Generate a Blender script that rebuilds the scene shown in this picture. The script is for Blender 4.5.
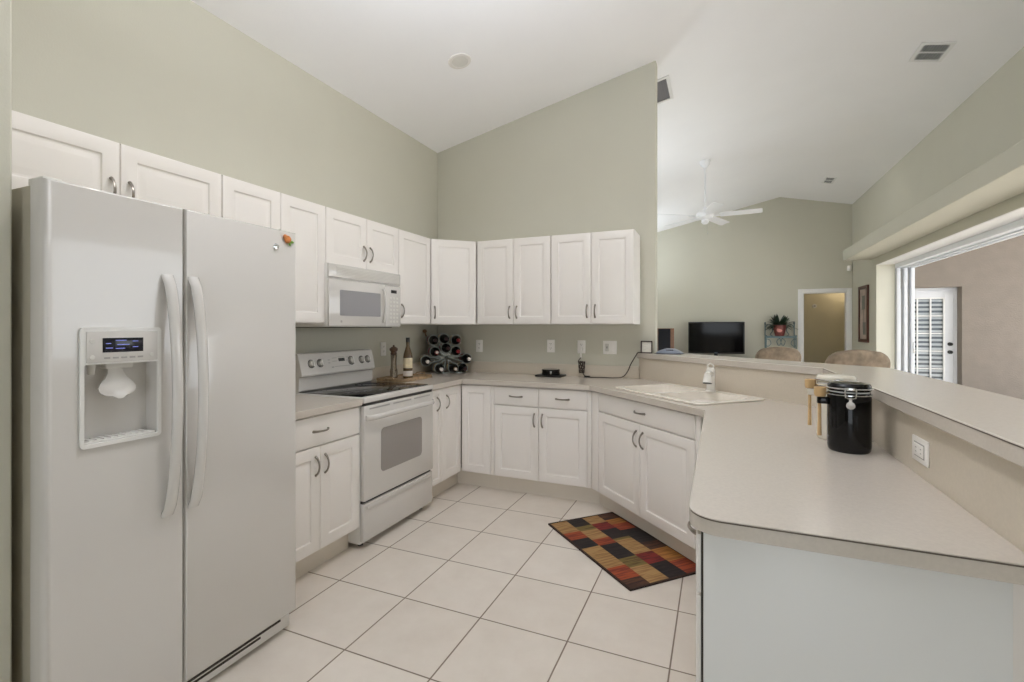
import bpy, bmesh, math, random
from mathutils import Vector, Matrix
for o in list(bpy.data.objects): bpy.data.objects.remove(o)
SC = bpy.context.scene
COL = SC.collection
R = math.radians
rnd = random.Random(7)

# ---------------------------------------------------------------- camera
cam_d = bpy.data.cameras.new('camera'); cam = bpy.data.objects.new('camera', cam_d); COL.objects.link(cam)
cam_d.sensor_width = 36.0; cam_d.lens = 480.09 / 1024 * 36.0; cam_d.clip_start = 0.05
cam_d.shift_y = -(341 - 327.37) / 1024     # level camera, slight vertical lens shift
cam.location = (1.8506, -1.9815, 1.3446); cam.rotation_euler = (R(90), 0, 0.406438)
SC.camera = cam

# ---------------------------------------------------------------- sky, fill lights, exposure
w = bpy.data.worlds.new('world'); SC.world = w; w.use_nodes = True
bg = w.node_tree.nodes['Background']; bg.inputs[0].default_value = (0.89, 0.95, 1.0, 1); bg.inputs[1].default_value = 3.1
SC.view_settings.view_transform = 'Standard'; SC.view_settings.look = 'None'
SC.view_settings.gamma = 1.0; SC.view_settings.use_curve_mapping = False
SC.view_settings.exposure = -0.08
try:
    SC.cycles.use_denoising = True; SC.cycles.max_bounces = 12; SC.cycles.diffuse_bounces = 8
    SC.cycles.sample_clamp_indirect = 8.0
except Exception: pass

sun_d = bpy.data.lights.new('sun', 'SUN'); sun_d.energy = 9.0; sun_d.angle = R(1.0); sun_d.color = (1.0, 0.96, 0.9)
sun = bpy.data.objects.new('sun', sun_d); COL.objects.link(sun); sun['kind'] = 'helper'
from mathutils import Vector as V_
sun.rotation_euler = V_((-0.42, -0.18, -0.89)).to_track_quat('-Z', 'Y').to_euler()

def ceil_z(x):
    return 3.095 + 0.2205 * (x + 0.746) if x < 2.96 else 3.912 - 0.2205 * (x - 2.96)

def area(name, loc, rot, sx, sy, power, color, portal=False):
    d = bpy.data.lights.new(name, 'AREA'); d.shape = 'RECTANGLE'; d.size = sx; d.size_y = sy
    d.energy = power; d.color = color
    if portal: d.cycles.is_portal = True
    o = bpy.data.objects.new(name, d); COL.objects.link(o); o.location = loc; o.rotation_euler = rot
    o['kind'] = 'helper'
    return o
# daylight portals in the two big openings (they only steer the sky light)
area('daylight_portal', (4.4, 3.81, 1.17), (0, R(90), 0), 2.32, 7.0, 1, (1, 1, 1), True)
area('daylight_portal', (1.8, -5.05, 1.05), (R(90), 0, 0), 1.8, 2.1, 1, (1, 1, 1), True)
# added fill lights, no fixtures: down from the ceiling and up at the vault
FILL_LIGHTS = [
    ('living_ceiling_fill', [(3.2, 6.6), (0.6, 6.6), (0.3, 4.2)], 3.0, (1.0, 0.97, 0.94), None),
    ('kitchen_ceiling_fill', [(1.0, 0.3), (1.0, -0.7)], 10.5, (1.0, 0.95, 0.91), None),
    ('kitchen_upward_fill', [(1.2, -0.65, 2.66)], 51.0, (0.86, 0.91, 1.0), (180, 0)),
    ('living_upward_fill', [(0.0, 4.0, 1.9), (0.0, 7.6, 1.9)], 24.0, (0.83, 0.91, 1.0), (180, 0)),
]
for nm, spots, pw, colr, up in FILL_LIGHTS:
    for sp_ in spots:
        d = bpy.data.lights.new(nm, 'AREA'); d.shape = 'DISK'; d.size = 0.36 if up else 0.16; d.energy = pw; d.color = colr
        o = bpy.data.objects.new(nm, d); COL.objects.link(o); o['kind'] = 'helper'
        o.location = sp_ if up else (sp_[0], sp_[1], ceil_z(sp_[0]) - 0.03)
        if up: o.rotation_euler = (R(up[0]), R(up[1]), 0)

# ---------------------------------------------------------------- materials
def lin(c):
    return tuple(((v / 255) / 12.92 if v / 255 <= 0.04045 else ((v / 255 + 0.055) / 1.055) ** 2.4) for v in c) + (1.0,)

def mat(name, rgb, rough=0.5, metal=0.0, spec=0.5, noise=None, bump=None, coat=0.0, emit=None, transmission=0.0):
    """noise=(scale, amount) colour mottling; bump=(scale, strength)"""
    m = bpy.data.materials.new(name); m.use_nodes = True
    nt = m.node_tree; b = nt.nodes['Principled BSDF']
    b.inputs['Base Color'].default_value = lin(rgb); b.inputs['Roughness'].default_value = rough
    b.inputs['Metallic'].default_value = metal; b.inputs['Specular IOR Level'].default_value = spec
    b.inputs['Coat Weight'].default_value = coat; b.inputs['Coat Roughness'].default_value = 0.03
    b.inputs['Transmission Weight'].default_value = transmission
    if emit:
        b.inputs['Emission Color'].default_value = lin(emit[0]); b.inputs['Emission Strength'].default_value = emit[1]
    tc = nt.nodes.new('ShaderNodeTexCoord')
    n = nt.nodes.new('ShaderNodeTexNoise'); n.inputs['Scale'].default_value = noise[0] if noise else 3.0
    n.inputs['Detail'].default_value = 5; nt.links.new(tc.outputs['Object'], n.inputs['Vector'])
    amt = noise[1] if noise else 0.02
    r = nt.nodes.new('ShaderNodeValToRGB')
    c = lin(rgb); lo = tuple(max(0, v * (1 - amt)) for v in c[:3]) + (1,); hi = tuple(min(1, v * (1 + amt)) for v in c[:3]) + (1,)
    r.color_ramp.elements[0].color = lo; r.color_ramp.elements[0].position = 0.3
    r.color_ramp.elements[1].color = hi; r.color_ramp.elements[1].position = 0.7
    nt.links.new(n.outputs['Fac'], r.inputs['Fac']); nt.links.new(r.outputs['Color'], b.inputs['Base Color'])
    if bump:
        n2 = nt.nodes.new('ShaderNodeTexNoise'); n2.inputs['Scale'].default_value = bump[0]; n2.inputs['Detail'].default_value = 4
        nt.links.new(tc.outputs['Object'], n2.inputs['Vector'])
        bp = nt.nodes.new('ShaderNodeBump'); bp.inputs['Strength'].default_value = bump[1]; bp.inputs['Distance'].default_value = 0.004
        nt.links.new(n2.outputs['Fac'], bp.inputs['Height']); nt.links.new(bp.outputs['Normal'], b.inputs['Normal'])
    return m

def tile_mat():
    m = bpy.data.materials.new('floor_tile'); m.use_nodes = True; nt = m.node_tree; b = nt.nodes['Principled BSDF']
    T = 0.418486
    g = nt.nodes.new('ShaderNodeNewGeometry'); s = nt.nodes.new('ShaderNodeSeparateXYZ'); nt.links.new(g.outputs['Position'], s.inputs[0])
    def mth(op, a, bb=None):
        q = nt.nodes.new('ShaderNodeMath'); q.operation = op
        for i, v in enumerate((a, bb)):
            if v is None: continue
            if isinstance(v, (int, float)): q.inputs[i].default_value = v
            else: nt.links.new(v, q.inputs[i])
        return q.outputs[0]
    px = mth('PINGPONG', s.outputs['X'], T / 2); py = mth('PINGPONG', s.outputs['Y'], T / 2)
    mn = mth('MINIMUM', px, py)
    mr = nt.nodes.new('ShaderNodeMapRange'); mr.inputs[1].default_value = 0.0022; mr.inputs[2].default_value = 0.0042
    nt.links.new(mn, mr.inputs[0])
    fx = mth('FLOOR', mth('DIVIDE', s.outputs['X'], T)); fy = mth('FLOOR', mth('DIVIDE', s.outputs['Y'], T))
    cb = nt.nodes.new('ShaderNodeCombineXYZ'); nt.links.new(fx, cb.inputs[0]); nt.links.new(fy, cb.inputs[1])
    wn = nt.nodes.new('ShaderNodeTexWhiteNoise'); nt.links.new(cb.outputs[0], wn.inputs['Vector'])
    no = nt.nodes.new('ShaderNodeTexNoise'); no.inputs['Scale'].default_value = 5; no.inputs['Detail'].default_value = 6; no.inputs['Roughness'].default_value = 0.65
    nt.links.new(g.outputs['Position'], no.inputs['Vector'])
    f = mth('ADD', mth('MULTIPLY', wn.outputs['Value'], 0.25), mth('MULTIPLY', no.outputs['Fac'], 0.8))
    r = nt.nodes.new('ShaderNodeValToRGB'); r.color_ramp.elements[0].color = lin((213, 204, 193)); r.color_ramp.elements[0].position = 0.25
    r.color_ramp.elements[1].color = lin((229, 222, 213)); r.color_ramp.elements[1].position = 0.8
    nt.links.new(f, r.inputs['Fac'])
    mx = nt.nodes.new('ShaderNodeMix'); mx.data_type = 'RGBA'; mx.inputs['A'].default_value = lin((128, 114, 100))
    nt.links.new(mr.outputs[0], mx.inputs['Factor']); nt.links.new(r.outputs['Color'], mx.inputs['B'])
    nt.links.new(mx.outputs['Result'], b.inputs['Base Color'])
    rr = nt.nodes.new('ShaderNodeMapRange'); rr.inputs[3].default_value = 0.8; rr.inputs[4].default_value = 0.32
    nt.links.new(mr.outputs[0], rr.inputs[0]); nt.links.new(rr.outputs[0], b.inputs['Roughness'])
    bp = nt.nodes.new('ShaderNodeBump'); bp.inputs['Strength'].default_value = 0.5; bp.inputs['Distance'].default_value = 0.002
    nt.links.new(mr.outputs[0], bp.inputs['Height']); nt.links.new(bp.outputs['Normal'], b.inputs['Normal'])
    return m

def stripe_mat(name, rgb, rgb2, scale, rough=0.95):
    """woven rug patch: thin streaks across the rug"""
    m = mat(name, rgb, rough); nt = m.node_tree; b = nt.nodes['Principled BSDF']
    tc = nt.nodes.new('ShaderNodeTexCoord'); mp = nt.nodes.new('ShaderNodeMapping'); mp.inputs['Scale'].default_value = (scale, 6, 1)
    n = nt.nodes.new('ShaderNodeTexNoise'); n.inputs['Scale'].default_value = 1; n.inputs['Detail'].default_value = 3
    nt.links.new(tc.outputs['Object'], mp.inputs[0]); nt.links.new(mp.outputs[0], n.inputs['Vector'])
    r = nt.nodes.new('ShaderNodeValToRGB'); r.color_ramp.elements[0].color = lin(rgb2); r.color_ramp.elements[0].position = 0.43
    r.color_ramp.elements[1].color = lin(rgb); r.color_ramp.elements[1].position = 0.54
    nt.links.new(n.outputs['Fac'], r.inputs['Fac']); nt.links.new(r.outputs['Color'], b.inputs['Base Color'])
    return m

M = dict(
    wall=mat('sage_wall_paint', (200, 198, 184), 0.75, bump=(160, 0.12), noise=(2, 0.015)),
    ceil=mat('white_ceiling_paint', (246, 246, 248), 0.85, bump=(120, 0.2), noise=(2, 0.01)),
    trim=mat('white_trim_paint', (240, 240, 240), 0.4),
    cab=mat('white_thermofoil', (240, 236, 232), 0.33, noise=(2, 0.01)),
    carc=mat('white_cabinet_box', (236, 232, 228), 0.45),
    kick=mat('almond_toe_kick', (228, 221, 210), 0.5),
    gap=mat('dark_gap', (70, 66, 60), 0.9),
    panel=mat('white_end_panel', (233, 234, 234), 0.35, noise=(2, 0.01)),
    lam=mat('beige_laminate', (204, 196, 186), 0.22, spec=0.75, noise=(120, 0.03)),
    lamw=mat('beige_laminate_wall', (208, 198, 182), 0.4, noise=(120, 0.03)),
    seam=mat('brown_laminate_seam', (98, 88, 78), 0.7),
    app=mat('white_appliance', (215, 212, 208), 0.18, coat=0.7, noise=(2, 0.008)),
    appm=mat('white_appliance_matte', (232, 231, 228), 0.35),
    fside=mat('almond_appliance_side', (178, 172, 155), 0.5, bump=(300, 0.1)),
    apps=mat('appliance_grey_shell', (214, 212, 206), 0.4),
    dark=mat('black_plastic', (22, 22, 23), 0.35),
    glassblk=mat('black_ceramic_glass', (16, 16, 20), 0.05),
    ring=mat('grey_burner_print', (60, 60, 66), 0.25),
    ovwin=mat('grey_oven_window', (150, 144, 140), 0.15),
    mwwin=mat('grey_microwave_window', (150, 149, 152), 0.2),
    lcd=mat('dark_display', (18, 20, 34), 0.15),
    lcdtext=mat('display_glyphs', (110, 120, 190), 0.5, emit=((130, 140, 220), 0.6)),
    print=mat('grey_print', (165, 163, 160), 0.5),
    nickel=mat('brushed_nickel', (150, 143, 135), 0.3, metal=0.95),
    chrome=mat('chrome', (215, 215, 215), 0.12, metal=1.0),
    sink=mat('biscuit_sink', (240, 234, 224), 0.18),
    faucet=mat('white_faucet', (238, 236, 230), 0.2),
    plate=mat('white_wall_plate', (244, 242, 238), 0.35),
    slot=mat('dark_slot', (70, 68, 64), 0.6),
    jarblk=mat('black_glazed_ceramic', (6, 6, 7), 0.07, spec=0.3),
    jarwht=mat('cream_glazed_ceramic', (232, 226, 212), 0.15, coat=0.3),
    wood=mat('light_wood', (206, 172, 124), 0.55, noise=(14, 0.12)),
    bottle=mat('dark_bottle_glass', (10, 11, 9), 0.12),
    foilred=mat('red_foil', (130, 22, 30), 0.3), foilwht=mat('white_foil', (222, 214, 206), 0.35),
    foildk=mat('dark_foil', (52, 24, 26), 0.35), foilgold=mat('gold_foil', (150, 120, 80), 0.35),
    iron=mat('grey_wire', (176, 182, 178), 0.4, metal=0.3),
    cream=mat('cream_jamb_paint', (226, 224, 210), 0.6), cork=mat('cork', (130, 96, 62), 0.8),
    millm=mat('brown_mill_wood', (86, 62, 44), 0.3, coat=0.3, noise=(20, 0.15)), millmetal=mat('pewter', (168, 156, 142), 0.22, metal=0.9),
    liquor=mat('clear_brown_glass', (92, 74, 52), 0.08, coat=0.4), label=mat('cream_label', (214, 200, 168), 0.6, noise=(30, 0.2)),
    labelg=mat('olive_label', (120, 108, 50), 0.6),
    tray=mat('grey_brown_tray', (150, 126, 96), 0.5, noise=(40, 0.35)),
    phone=mat('slate_blue_plastic', (128, 136, 152), 0.35), paper=mat('white_paper', (232, 228, 218), 0.8),
    frame=mat('dark_brown_frame', (54, 36, 30), 0.4, noise=(20, 0.1)),
    frame2=mat('reddish_wood_frame', (86, 52, 44), 0.4, noise=(20, 0.1)),
    art=mat('pale_pink_print', (176, 160, 150), 0.8, noise=(5, 0.25)), artd=mat('grey_green_print', (120, 122, 116), 0.8, noise=(8, 0.2)),
    tvs=mat('tv_screen', (6, 6, 8), 0.08, spec=0.25), tvf=mat('tv_frame', (14, 14, 15), 0.3),
    walnut=mat('walnut', (124, 88, 62), 0.45, noise=(16, 0.15)), grille=mat('black_cloth', (14, 16, 24), 0.8),
    iron2=mat('teal_wrought_iron', (92, 112, 116), 0.5), leaf=mat('dark_green_leaf', (34, 52, 36), 0.5, noise=(20, 0.2)),
    pot=mat('red_brown_pot', (118, 62, 58), 0.35, noise=(25, 0.35)), potp=mat('pink_pot_motif', (214, 150, 140), 0.4),
    fabric=mat('brown_mottled_upholstery', (134, 118, 100), 0.9, noise=(16, 0.3), bump=(200, 0.3)),
    chairwood=mat('dark_chair_wood', (88, 62, 44), 0.4, noise=(14, 0.1)),
    stucco=mat('tan_stucco', (134, 125, 117), 0.9, noise=(5, 0.05), bump=(45, 0.9)),
    deck=mat('pale_deck', (222, 217, 210), 0.8, noise=(4, 0.05)),
    alu=mat('white_aluminium', (236, 240, 246), 0.35), alug=mat('grey_gasket', (150, 156, 164), 0.5),
    lanaidoor=mat('white_door_paint', (226, 228, 234), 0.4), slat=mat('grey_blind_slat', (186, 192, 198), 0.5), glassd=mat('dim_room_glass', (84, 92, 100), 0.1),
    hall=mat('beige_hall_paint', (206, 198, 170), 0.8, bump=(160, 0.1)),
    fan=mat('white_fan', (240, 242, 246), 0.35), vent=mat('white_vent', (232, 232, 232), 0.5), ventdk=mat('vent_shadow', (70, 70, 70), 0.9),
    grillegrey=mat('grey_return_grille', (138, 138, 142), 0.7), floor=tile_mat(),
    cord=mat('dark_brown_cord', (58, 46, 36), 0.5),
    magr=mat('orange_magnet', (196, 120, 60), 0.5, noise=(60, 0.4)), magg=mat('green_magnet', (110, 150, 60), 0.5),
    canw=mat('white_baffle', (225, 222, 218), 0.5), lamp=mat('frosted_bulb', (205, 202, 198), 0.5),
)
RUG = dict(
    tan=stripe_mat('rug_tan', (160, 126, 80), (136, 102, 62), 80), gold=stripe_mat('rug_gold', (160, 108, 48), (134, 86, 40), 60),
    rust=stripe_mat('rug_rust', (148, 66, 34), (110, 44, 28), 90), red=stripe_mat('rug_red', (120, 34, 30), (84, 26, 24), 90),
    navy=stripe_mat('rug_navy', (40, 32, 31), (24, 19, 19), 110), olive=stripe_mat('rug_olive', (112, 98, 52), (90, 70, 40), 90),
    brown=stripe_mat('rug_brown', (84, 52, 34), (48, 30, 26), 110), border=stripe_mat('rug_border', (52, 34, 26), (40, 26, 20), 60))

# ---------------------------------------------------------------- mesh helpers
class B:
    def __init__(s): s.bm = bmesh.new(); s.mi = 0
    def face(s, vs, mi=None):
        try:
            f = s.bm.faces.new(vs); f.material_index = s.mi if mi is None else mi; return f
        except ValueError: return None
    def box(s, x0, x1, y0, y1, z0, z1, bev=0.0, seg=2):
        x0, x1 = min(x0, x1), max(x0, x1); y0, y1 = min(y0, y1), max(y0, y1); z0, z1 = min(z0, z1), max(z0, z1)
        t = bmesh.new()
        v = [t.verts.new(p) for p in ((x0,y0,z0),(x1,y0,z0),(x1,y1,z0),(x0,y1,z0),(x0,y0,z1),(x1,y0,z1),(x1,y1,z1),(x0,y1,z1))]
        for q in ((3,2,1,0),(4,5,6,7),(0,1,5,4),(1,2,6,5),(2,3,7,6),(3,0,4,7)): t.faces.new([v[i] for i in q])
        if bev: bmesh.ops.bevel(t, geom=t.edges[:], offset=bev, segments=seg, affect='EDGES', profile=0.5)
        return s.add(t)
    def add(s, t, mtx=None):
        if mtx is not None: bmesh.ops.transform(t, matrix=mtx, verts=t.verts)
        mp = {}
        for v in t.verts: mp[v] = s.bm.verts.new(v.co)
        for f in t.faces: s.face([mp[v] for v in f.verts])
        t.free(); return s
    def loft(s, loops, cap0=True, cap1=True, closed=True):
        L = [[s.bm.verts.new(p) for p in lp] for lp in loops]
        n = len(L[0])
        for a, b in zip(L, L[1:]):
            for i in range(n if closed else n - 1):
                j = (i + 1) % n; s.face([a[i], a[j], b[j], b[i]])
        if cap0: s.face(L[0][::-1])
        if cap1: s.face(L[-1])
        return s
    def tube(s, pts, r, n=8, closed=False, flat=1.0, up=None):
        pts = [Vector(p) for p in pts]; N = len(pts); rad = r if isinstance(r, (list, tuple)) else [r] * N
        loops = []; prev = None
        for i, p in enumerate(pts):
            if closed: d = pts[(i + 1) % N] - pts[i - 1]
            else: d = pts[min(i + 1, N - 1)] - pts[max(i - 1, 0)]
            d.normalize()
            if prev is None:
                ref = Vector(up) if up else (Vector((0, 0, 1)) if abs(d.z) < 0.9 else Vector((1, 0, 0)))
                u = (ref - d * ref.dot(d)).normalized()
            else: u = (prev - d * prev.dot(d)).normalized()
            prev = u; v = d.cross(u)
            loops.append([p + (u * math.cos(2 * math.pi * k / n) + v * math.sin(2 * math.pi * k / n) * flat) * rad[i] for k in range(n)])
        if closed:
            loops.append(loops[0]); return s.loft(loops, False, False)
        return s.loft(loops)
    def lathe(s, prof, c=(0, 0, 0), n=32, mtx=None, sx=1.0, sy=1.0):
        t = B(); loops = [[(c[0] + r * sx * math.cos(2 * math.pi * k / n), c[1] + r * sy * math.sin(2 * math.pi * k / n), c[2] + z) for k in range(n)] for r, z in prof]
        t.loft(loops); return s.add(t.bm, mtx)
    def cyl(s, p0, p1, r, n=20, r1=None): return s.tube([p0, p1], [r, r if r1 is None else r1], n)
    def prism(s, poly, z0, z1, bev=0):
        t = bmesh.new(); lo = [t.verts.new((x, y, z0)) for x, y in poly]; hi = [t.verts.new((x, y, z1)) for x, y in poly]
        n = len(poly)
        t.faces.new(lo[::-1]); t.faces.new(hi)
        for i in range(n): t.faces.new([lo[i], lo[(i + 1) % n], hi[(i + 1) % n], hi[i]])
        bmesh.ops.recalc_face_normals(t, faces=t.faces)
        if bev: bmesh.ops.bevel(t, geom=t.edges[:], offset=bev, segments=2, affect='EDGES')
        return s.add(t)
    def sphere(s, c, r, sx=1, sy=1, sz=1, n=16):
        t = bmesh.new(); bmesh.ops.create_uvsphere(t, u_segments=n, v_segments=n // 2 + 2, radius=r)
        return s.add(t, Matrix.Translation(c) @ Matrix.Diagonal((sx, sy, sz, 1)))
    def holed(s, outer, holes, z0, z1):
        """flat slab with holes"""
        for z in (z0, z1):
            t = bmesh.new(); es = []
            for lp in [outer] + holes:
                vs = [t.verts.new((x, y, z)) for x, y in lp]
                for i in range(len(vs)): es.append(t.edges.new((vs[i], vs[(i + 1) % len(vs)])))
            bmesh.ops.triangle_fill(t, edges=es, use_beauty=True, use_dissolve=False)
            s.add(t)
        for lp in [outer] + holes:
            a = [s.bm.verts.new((x, y, z0)) for x, y in lp]; b = [s.bm.verts.new((x, y, z1)) for x, y in lp]; n = len(lp)
            for i in range(n): s.face([a[i], a[(i + 1) % n], b[(i + 1) % n], b[i]])
        bmesh.ops.remove_doubles(s.bm, verts=s.bm.verts, dist=1e-5)
        return s

def obj(name, b, m, parent=None, smooth=None, bevel=0.0):
    bm = b.bm
    bmesh.ops.recalc_face_normals(bm, faces=bm.faces)
    me = bpy.data.meshes.new(name); bm.to_mesh(me); bm.free()
    for mm in (m if isinstance(m, (list, tuple)) else [m]): me.materials.append(mm)
    o = bpy.data.objects.new(name, me); COL.objects.link(o)
    if parent is not None: o.parent = parent
    if bevel:
        md = o.modifiers.new('bevel', 'BEVEL'); md.width = bevel; md.segments = 2; md.limit_method = 'ANGLE'; md.angle_limit = R(40)
    ang = R(smooth if smooth else 35)
    me.polygons.foreach_set('use_smooth', [True] * len(me.polygons))
    me.set_sharp_from_angle(angle=ang)
    return o

def tag(o, label, cat, group=None):
    o['label'] = label; o['category'] = cat
    if group: o['group'] = group
    return o
def thing(name, label, cat, loc=(0, 0, 0), rotz=0.0, group=None):
    o = bpy.data.objects.new(name, None); COL.objects.link(o); o.empty_display_size = 0.05
    o.location = loc; o.rotation_euler = (0, 0, R(rotz)); return tag(o, label, cat, group)
def struct(name, b, m, parent=None, **k):
    o = obj(name, b, m, parent, **k)
    if parent is None: o['kind'] = 'structure'
    return o
def rrect(x0, x1, y0, y1, r, n=5):
    p = []
    for cx, cy, a in ((x1 - r, y1 - r, 0), (x0 + r, y1 - r, 90), (x0 + r, y0 + r, 180), (x1 - r, y0 + r, 270)):
        for k in range(n + 1):
            t = R(a + 90 * k / n); p.append((cx + r * math.cos(t), cy + r * math.sin(t)))
    return p

# ================================================================ SETTING
XW, YW, YF, XR, YB = -0.746, 2.154, 8.8, 4.15, -5.0
b = B().box(XW - 0.15, XR + 0.24, YB - 0.15, YF + 1.6, -0.1, 0.0); struct('floor', b, M['floor'])
# vaulted ceiling: two slopes meeting on a ridge along y
b = B(); rx = 2.96; rz = 3.912
zl, zr = ceil_z(XW - 0.2), ceil_z(XR + 0.3)
b.loft([[(XW - 0.2, y, zl), (rx, y, rz), (XR + 0.3, y, zr), (XR + 0.3, y, zr + 0.15), (rx, y, rz + 0.15), (XW - 0.2, y, zl + 0.15)] for y in (YB - 0.15, YF + 0.15)])
struct('ceiling', b, M['ceil'])
def gable(name, y0, y1, holes, xa=XW - 0.15, xb=XR + 0.24, m='wall'):
    """gable wall made of upright strips, with rectangular openings (x0,x1,z0,z1)"""
    xs = sorted({xa, xb, rx} | {v for h in holes for v in h[:2]}); xs = [x for x in xs if xa <= x <= xb]
    b = B()
    for x0, x1 in zip(xs, xs[1:]):
        hs = [h for h in holes if h[0] <= x0 + 1e-6 and h[1] >= x1 - 1e-6]
        spans = [(0.0, None)]
        if hs:
            spans = []
            if hs[0][2] > 0: spans.append((0.0, hs[0][2]))
            spans.append((hs[0][3], None))
        for z0, z1 in spans:
            ta = (ceil_z(x0) + 0.02) if z1 is None else z1; tb = (ceil_z(x1) + 0.02) if z1 is None else z1
            b.loft([[(x0, y, z0), (x1, y, z0), (x1, y, tb), (x0, y, ta)] for y in (y0, y1)])
    return struct(name, b, M[m])
gable('wall_far', YF, YF + 0.12, [(3.355, 4.065, 0, 2.01)])
gable('wall_rear', YB - 0.15, YB, [(0.9, 2.7, 0, 2.1)])
b = B().box(XW - 0.15, XW, YB, YF, 0, ceil_z(XW) + 0.03); struct('wall_left', b, M['wall'])
# kitchen back wall, ends free beside the living room
b = B(); xe = 1.371
b.loft([[(XW, y, 0), (xe, y, 0), (xe, y, ceil_z(xe) + 0.02), (XW, y, ceil_z(XW) + 0.02)] for y in (YW, YW + 0.12)])
struct('wall_kitchen', b, M['wall'], bevel=0.006)
# short return wall beside the refrigerator
b = B(); xn = 0.01
b.loft([[(XW, y, 0), (xn, y, 0), (xn, y, ceil_z(xn) + 0.02), (XW, y, ceil_z(XW) + 0.02)] for y in (-1.44, -1.290)])
struct('wall_return', b, M['wall'], bevel=0.006)
# right wall with the wide sliding opening
b = B(); OY0, OY1, OZ = 0.3, 7.32, 2.34
zt = ceil_z(XR) + 0.02
b.box(XR, XR + 0.24, YB, OY0, 0, zt); b.box(XR, XR + 0.24, OY1, YF, 0, zt); b.box(XR, XR + 0.24, OY0, OY1, OZ, zt)
struct('wall_right', b, M['wall'])
# white reveals of the opening
b = B().box(XR + 0.004, XR + 0.24, OY0, OY1, OZ - 0.006, OZ); struct('trim_1', b, M['trim'])
b = B().box(XR + 0.004, XR + 0.24, OY1 - 0.006, OY1, 0, OZ - 0.006); struct('trim_2', b, M['cream'])
# sliding glass wall: header track and the stiles of the parked panels
win = bpy.data.objects.new('window_1', None); COL.objects.link(win); win['kind'] = 'structure'; win.location = (XR + 0.24, OY1, 0)
b = B().box(0.0, 0.26, OY0 - OY1, 0.05, 2.27, 2.36); b.box(0.08, 0.10, OY0 - OY1, 0.05, 2.255, 2.27); b.box(0.17, 0.19, OY0 - OY1, 0.05, 2.255, 2.27)
obj('header_track', b, M['alu'], win, bevel=0.003)
for k in range(3):
    x0 = 0.012 + k * 0.082
    b = B().box(x0, x0 + 0.045, -0.07 - 0.02 * k, 0.05, 0.0, 2.27, 0.004); s = obj('panel_stile', b, M['alu'], win)
    g = B().box(x0 + 0.045, x0 + 0.052, -0.03, 0.05, 0.0, 2.27); obj('gasket', g, M['alug'], s)
b = B().box(0.20, 0.214, -0.125, -0.111, 0.95, 1.12, 0.003); obj('pull_handle', b, M['chrome'], win)
# boxed soffit ledge above the opening
b = B().box(3.752, XR, YB, 7.56, 2.45, 2.625); struct('trim_soffit', b, M['wall'], bevel=0.008)
# far doorway casing + the hall behind it
dr = bpy.data.objects.new('door_1', None); COL.objects.link(dr); dr['kind'] = 'structure'; dr.location = (3.355, YF, 0)
W_ = 0.71
b = B().box(-0.088, 0.0, -0.018, 0, 0, 2.085, 0.004); obj('casing', b, M['trim'], dr)
b = B().box(W_, W_ + 0.080, -0.018, 0, 0, 2.085, 0.004); obj('casing', b, M['trim'], dr)
b = B().box(0.0, W_, -0.018, 0, 2.01, 2.085, 0.004); obj('casing', b, M['trim'], dr)
b = B().box(0.0, 0.012, 0, 0.12, 0, 2.01); b.box(W_ - 0.012, W_, 0, 0.12, 0, 2.01); b.box(0.012, W_ - 0.012, 0, 0.12, 1.998, 2.01); obj('jamb', b, M['trim'], dr)
b = B().box(2.4, 4.5, 10.25, 10.35, 0, 2.5); struct('wall_hall', b, M['hall'])
b = B().box(2.3, 2.4, YF + 0.12, 10.35, 0, 2.5); struct('wall_hall_left', b, M['hall'])
b = B().box(4.5, 4.6, YF + 0.12, 10.35, 0, 2.5); struct('wall_hall_right', b, M['hall'])
b = B().box(2.3, 4.6, YF + 0.12, 10.35, 2.5, 2.6); struct('ceiling_hall', b, M['ceil'])
hl = bpy.data.lights.new('hall_lamp', 'POINT'); hl.energy = 4; hl.color = (1.0, 0.84, 0.64); hl.shadow_soft_size = 0.08
ho = bpy.data.objects.new('hall_lamp', hl); COL.objects.link(ho); ho.location = (4.25, 9.95, 2.2); ho['kind'] = 'helper'
# baseboards
b = B().box(XW, 3.26, YF - 0.015, YF, 0, 0.1, 0.004); struct('baseboard_far', b, M['trim'])
b = B().box(XR - 0.015, XR, OY1, YF, 0, 0.1, 0.004); struct('baseboard_right', b, M['trim'])
# lanai outside: deck, stucco wall and the recessed door with blinds
b = B().box(XR + 0.24, 16, -9, 12, -0.12, -0.02); struct('floor_lanai', b, M['deck'])
b = B().box(XR + 0.24, 8.2, -9, 12, 2.95, 3.15); struct('ceiling_lanai', b, M['ceil'])
b = B(); SY = 9.0
b.box(XR + 0.24, 4.86, SY, SY + 0.3, 0, 3.6); b.box(5.817, 13, SY, SY + 0.3, 0, 3.6); b.box(4.86, 5.817, SY, SY + 0.3, 2.09, 3.6); b.box(4.86, 5.817, SY + 0.26, SY + 0.3, 0, 2.09)
bmesh.ops.translate(b.bm, vec=(0, 0, -0.02), verts=b.bm.verts)
struct('wall_lanai', b, M['stucco'])
d2 = bpy.data.objects.new('door_2', None); COL.objects.link(d2); d2['kind'] = 'structure'; d2.location = (4.86, SY + 0.2, -0.02)
DW = 0.957
b = B().box(0, 0.045, -0.02, 0.06, 0, 2.09); b.box(DW - 0.045, DW, -0.02, 0.06, 0, 2.09); b.box(0.045, DW - 0.045, -0.02, 0.06, 2.05, 2.09); obj('door_frame', b, M['lanaidoor'], d2, bevel=0.003)
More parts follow.
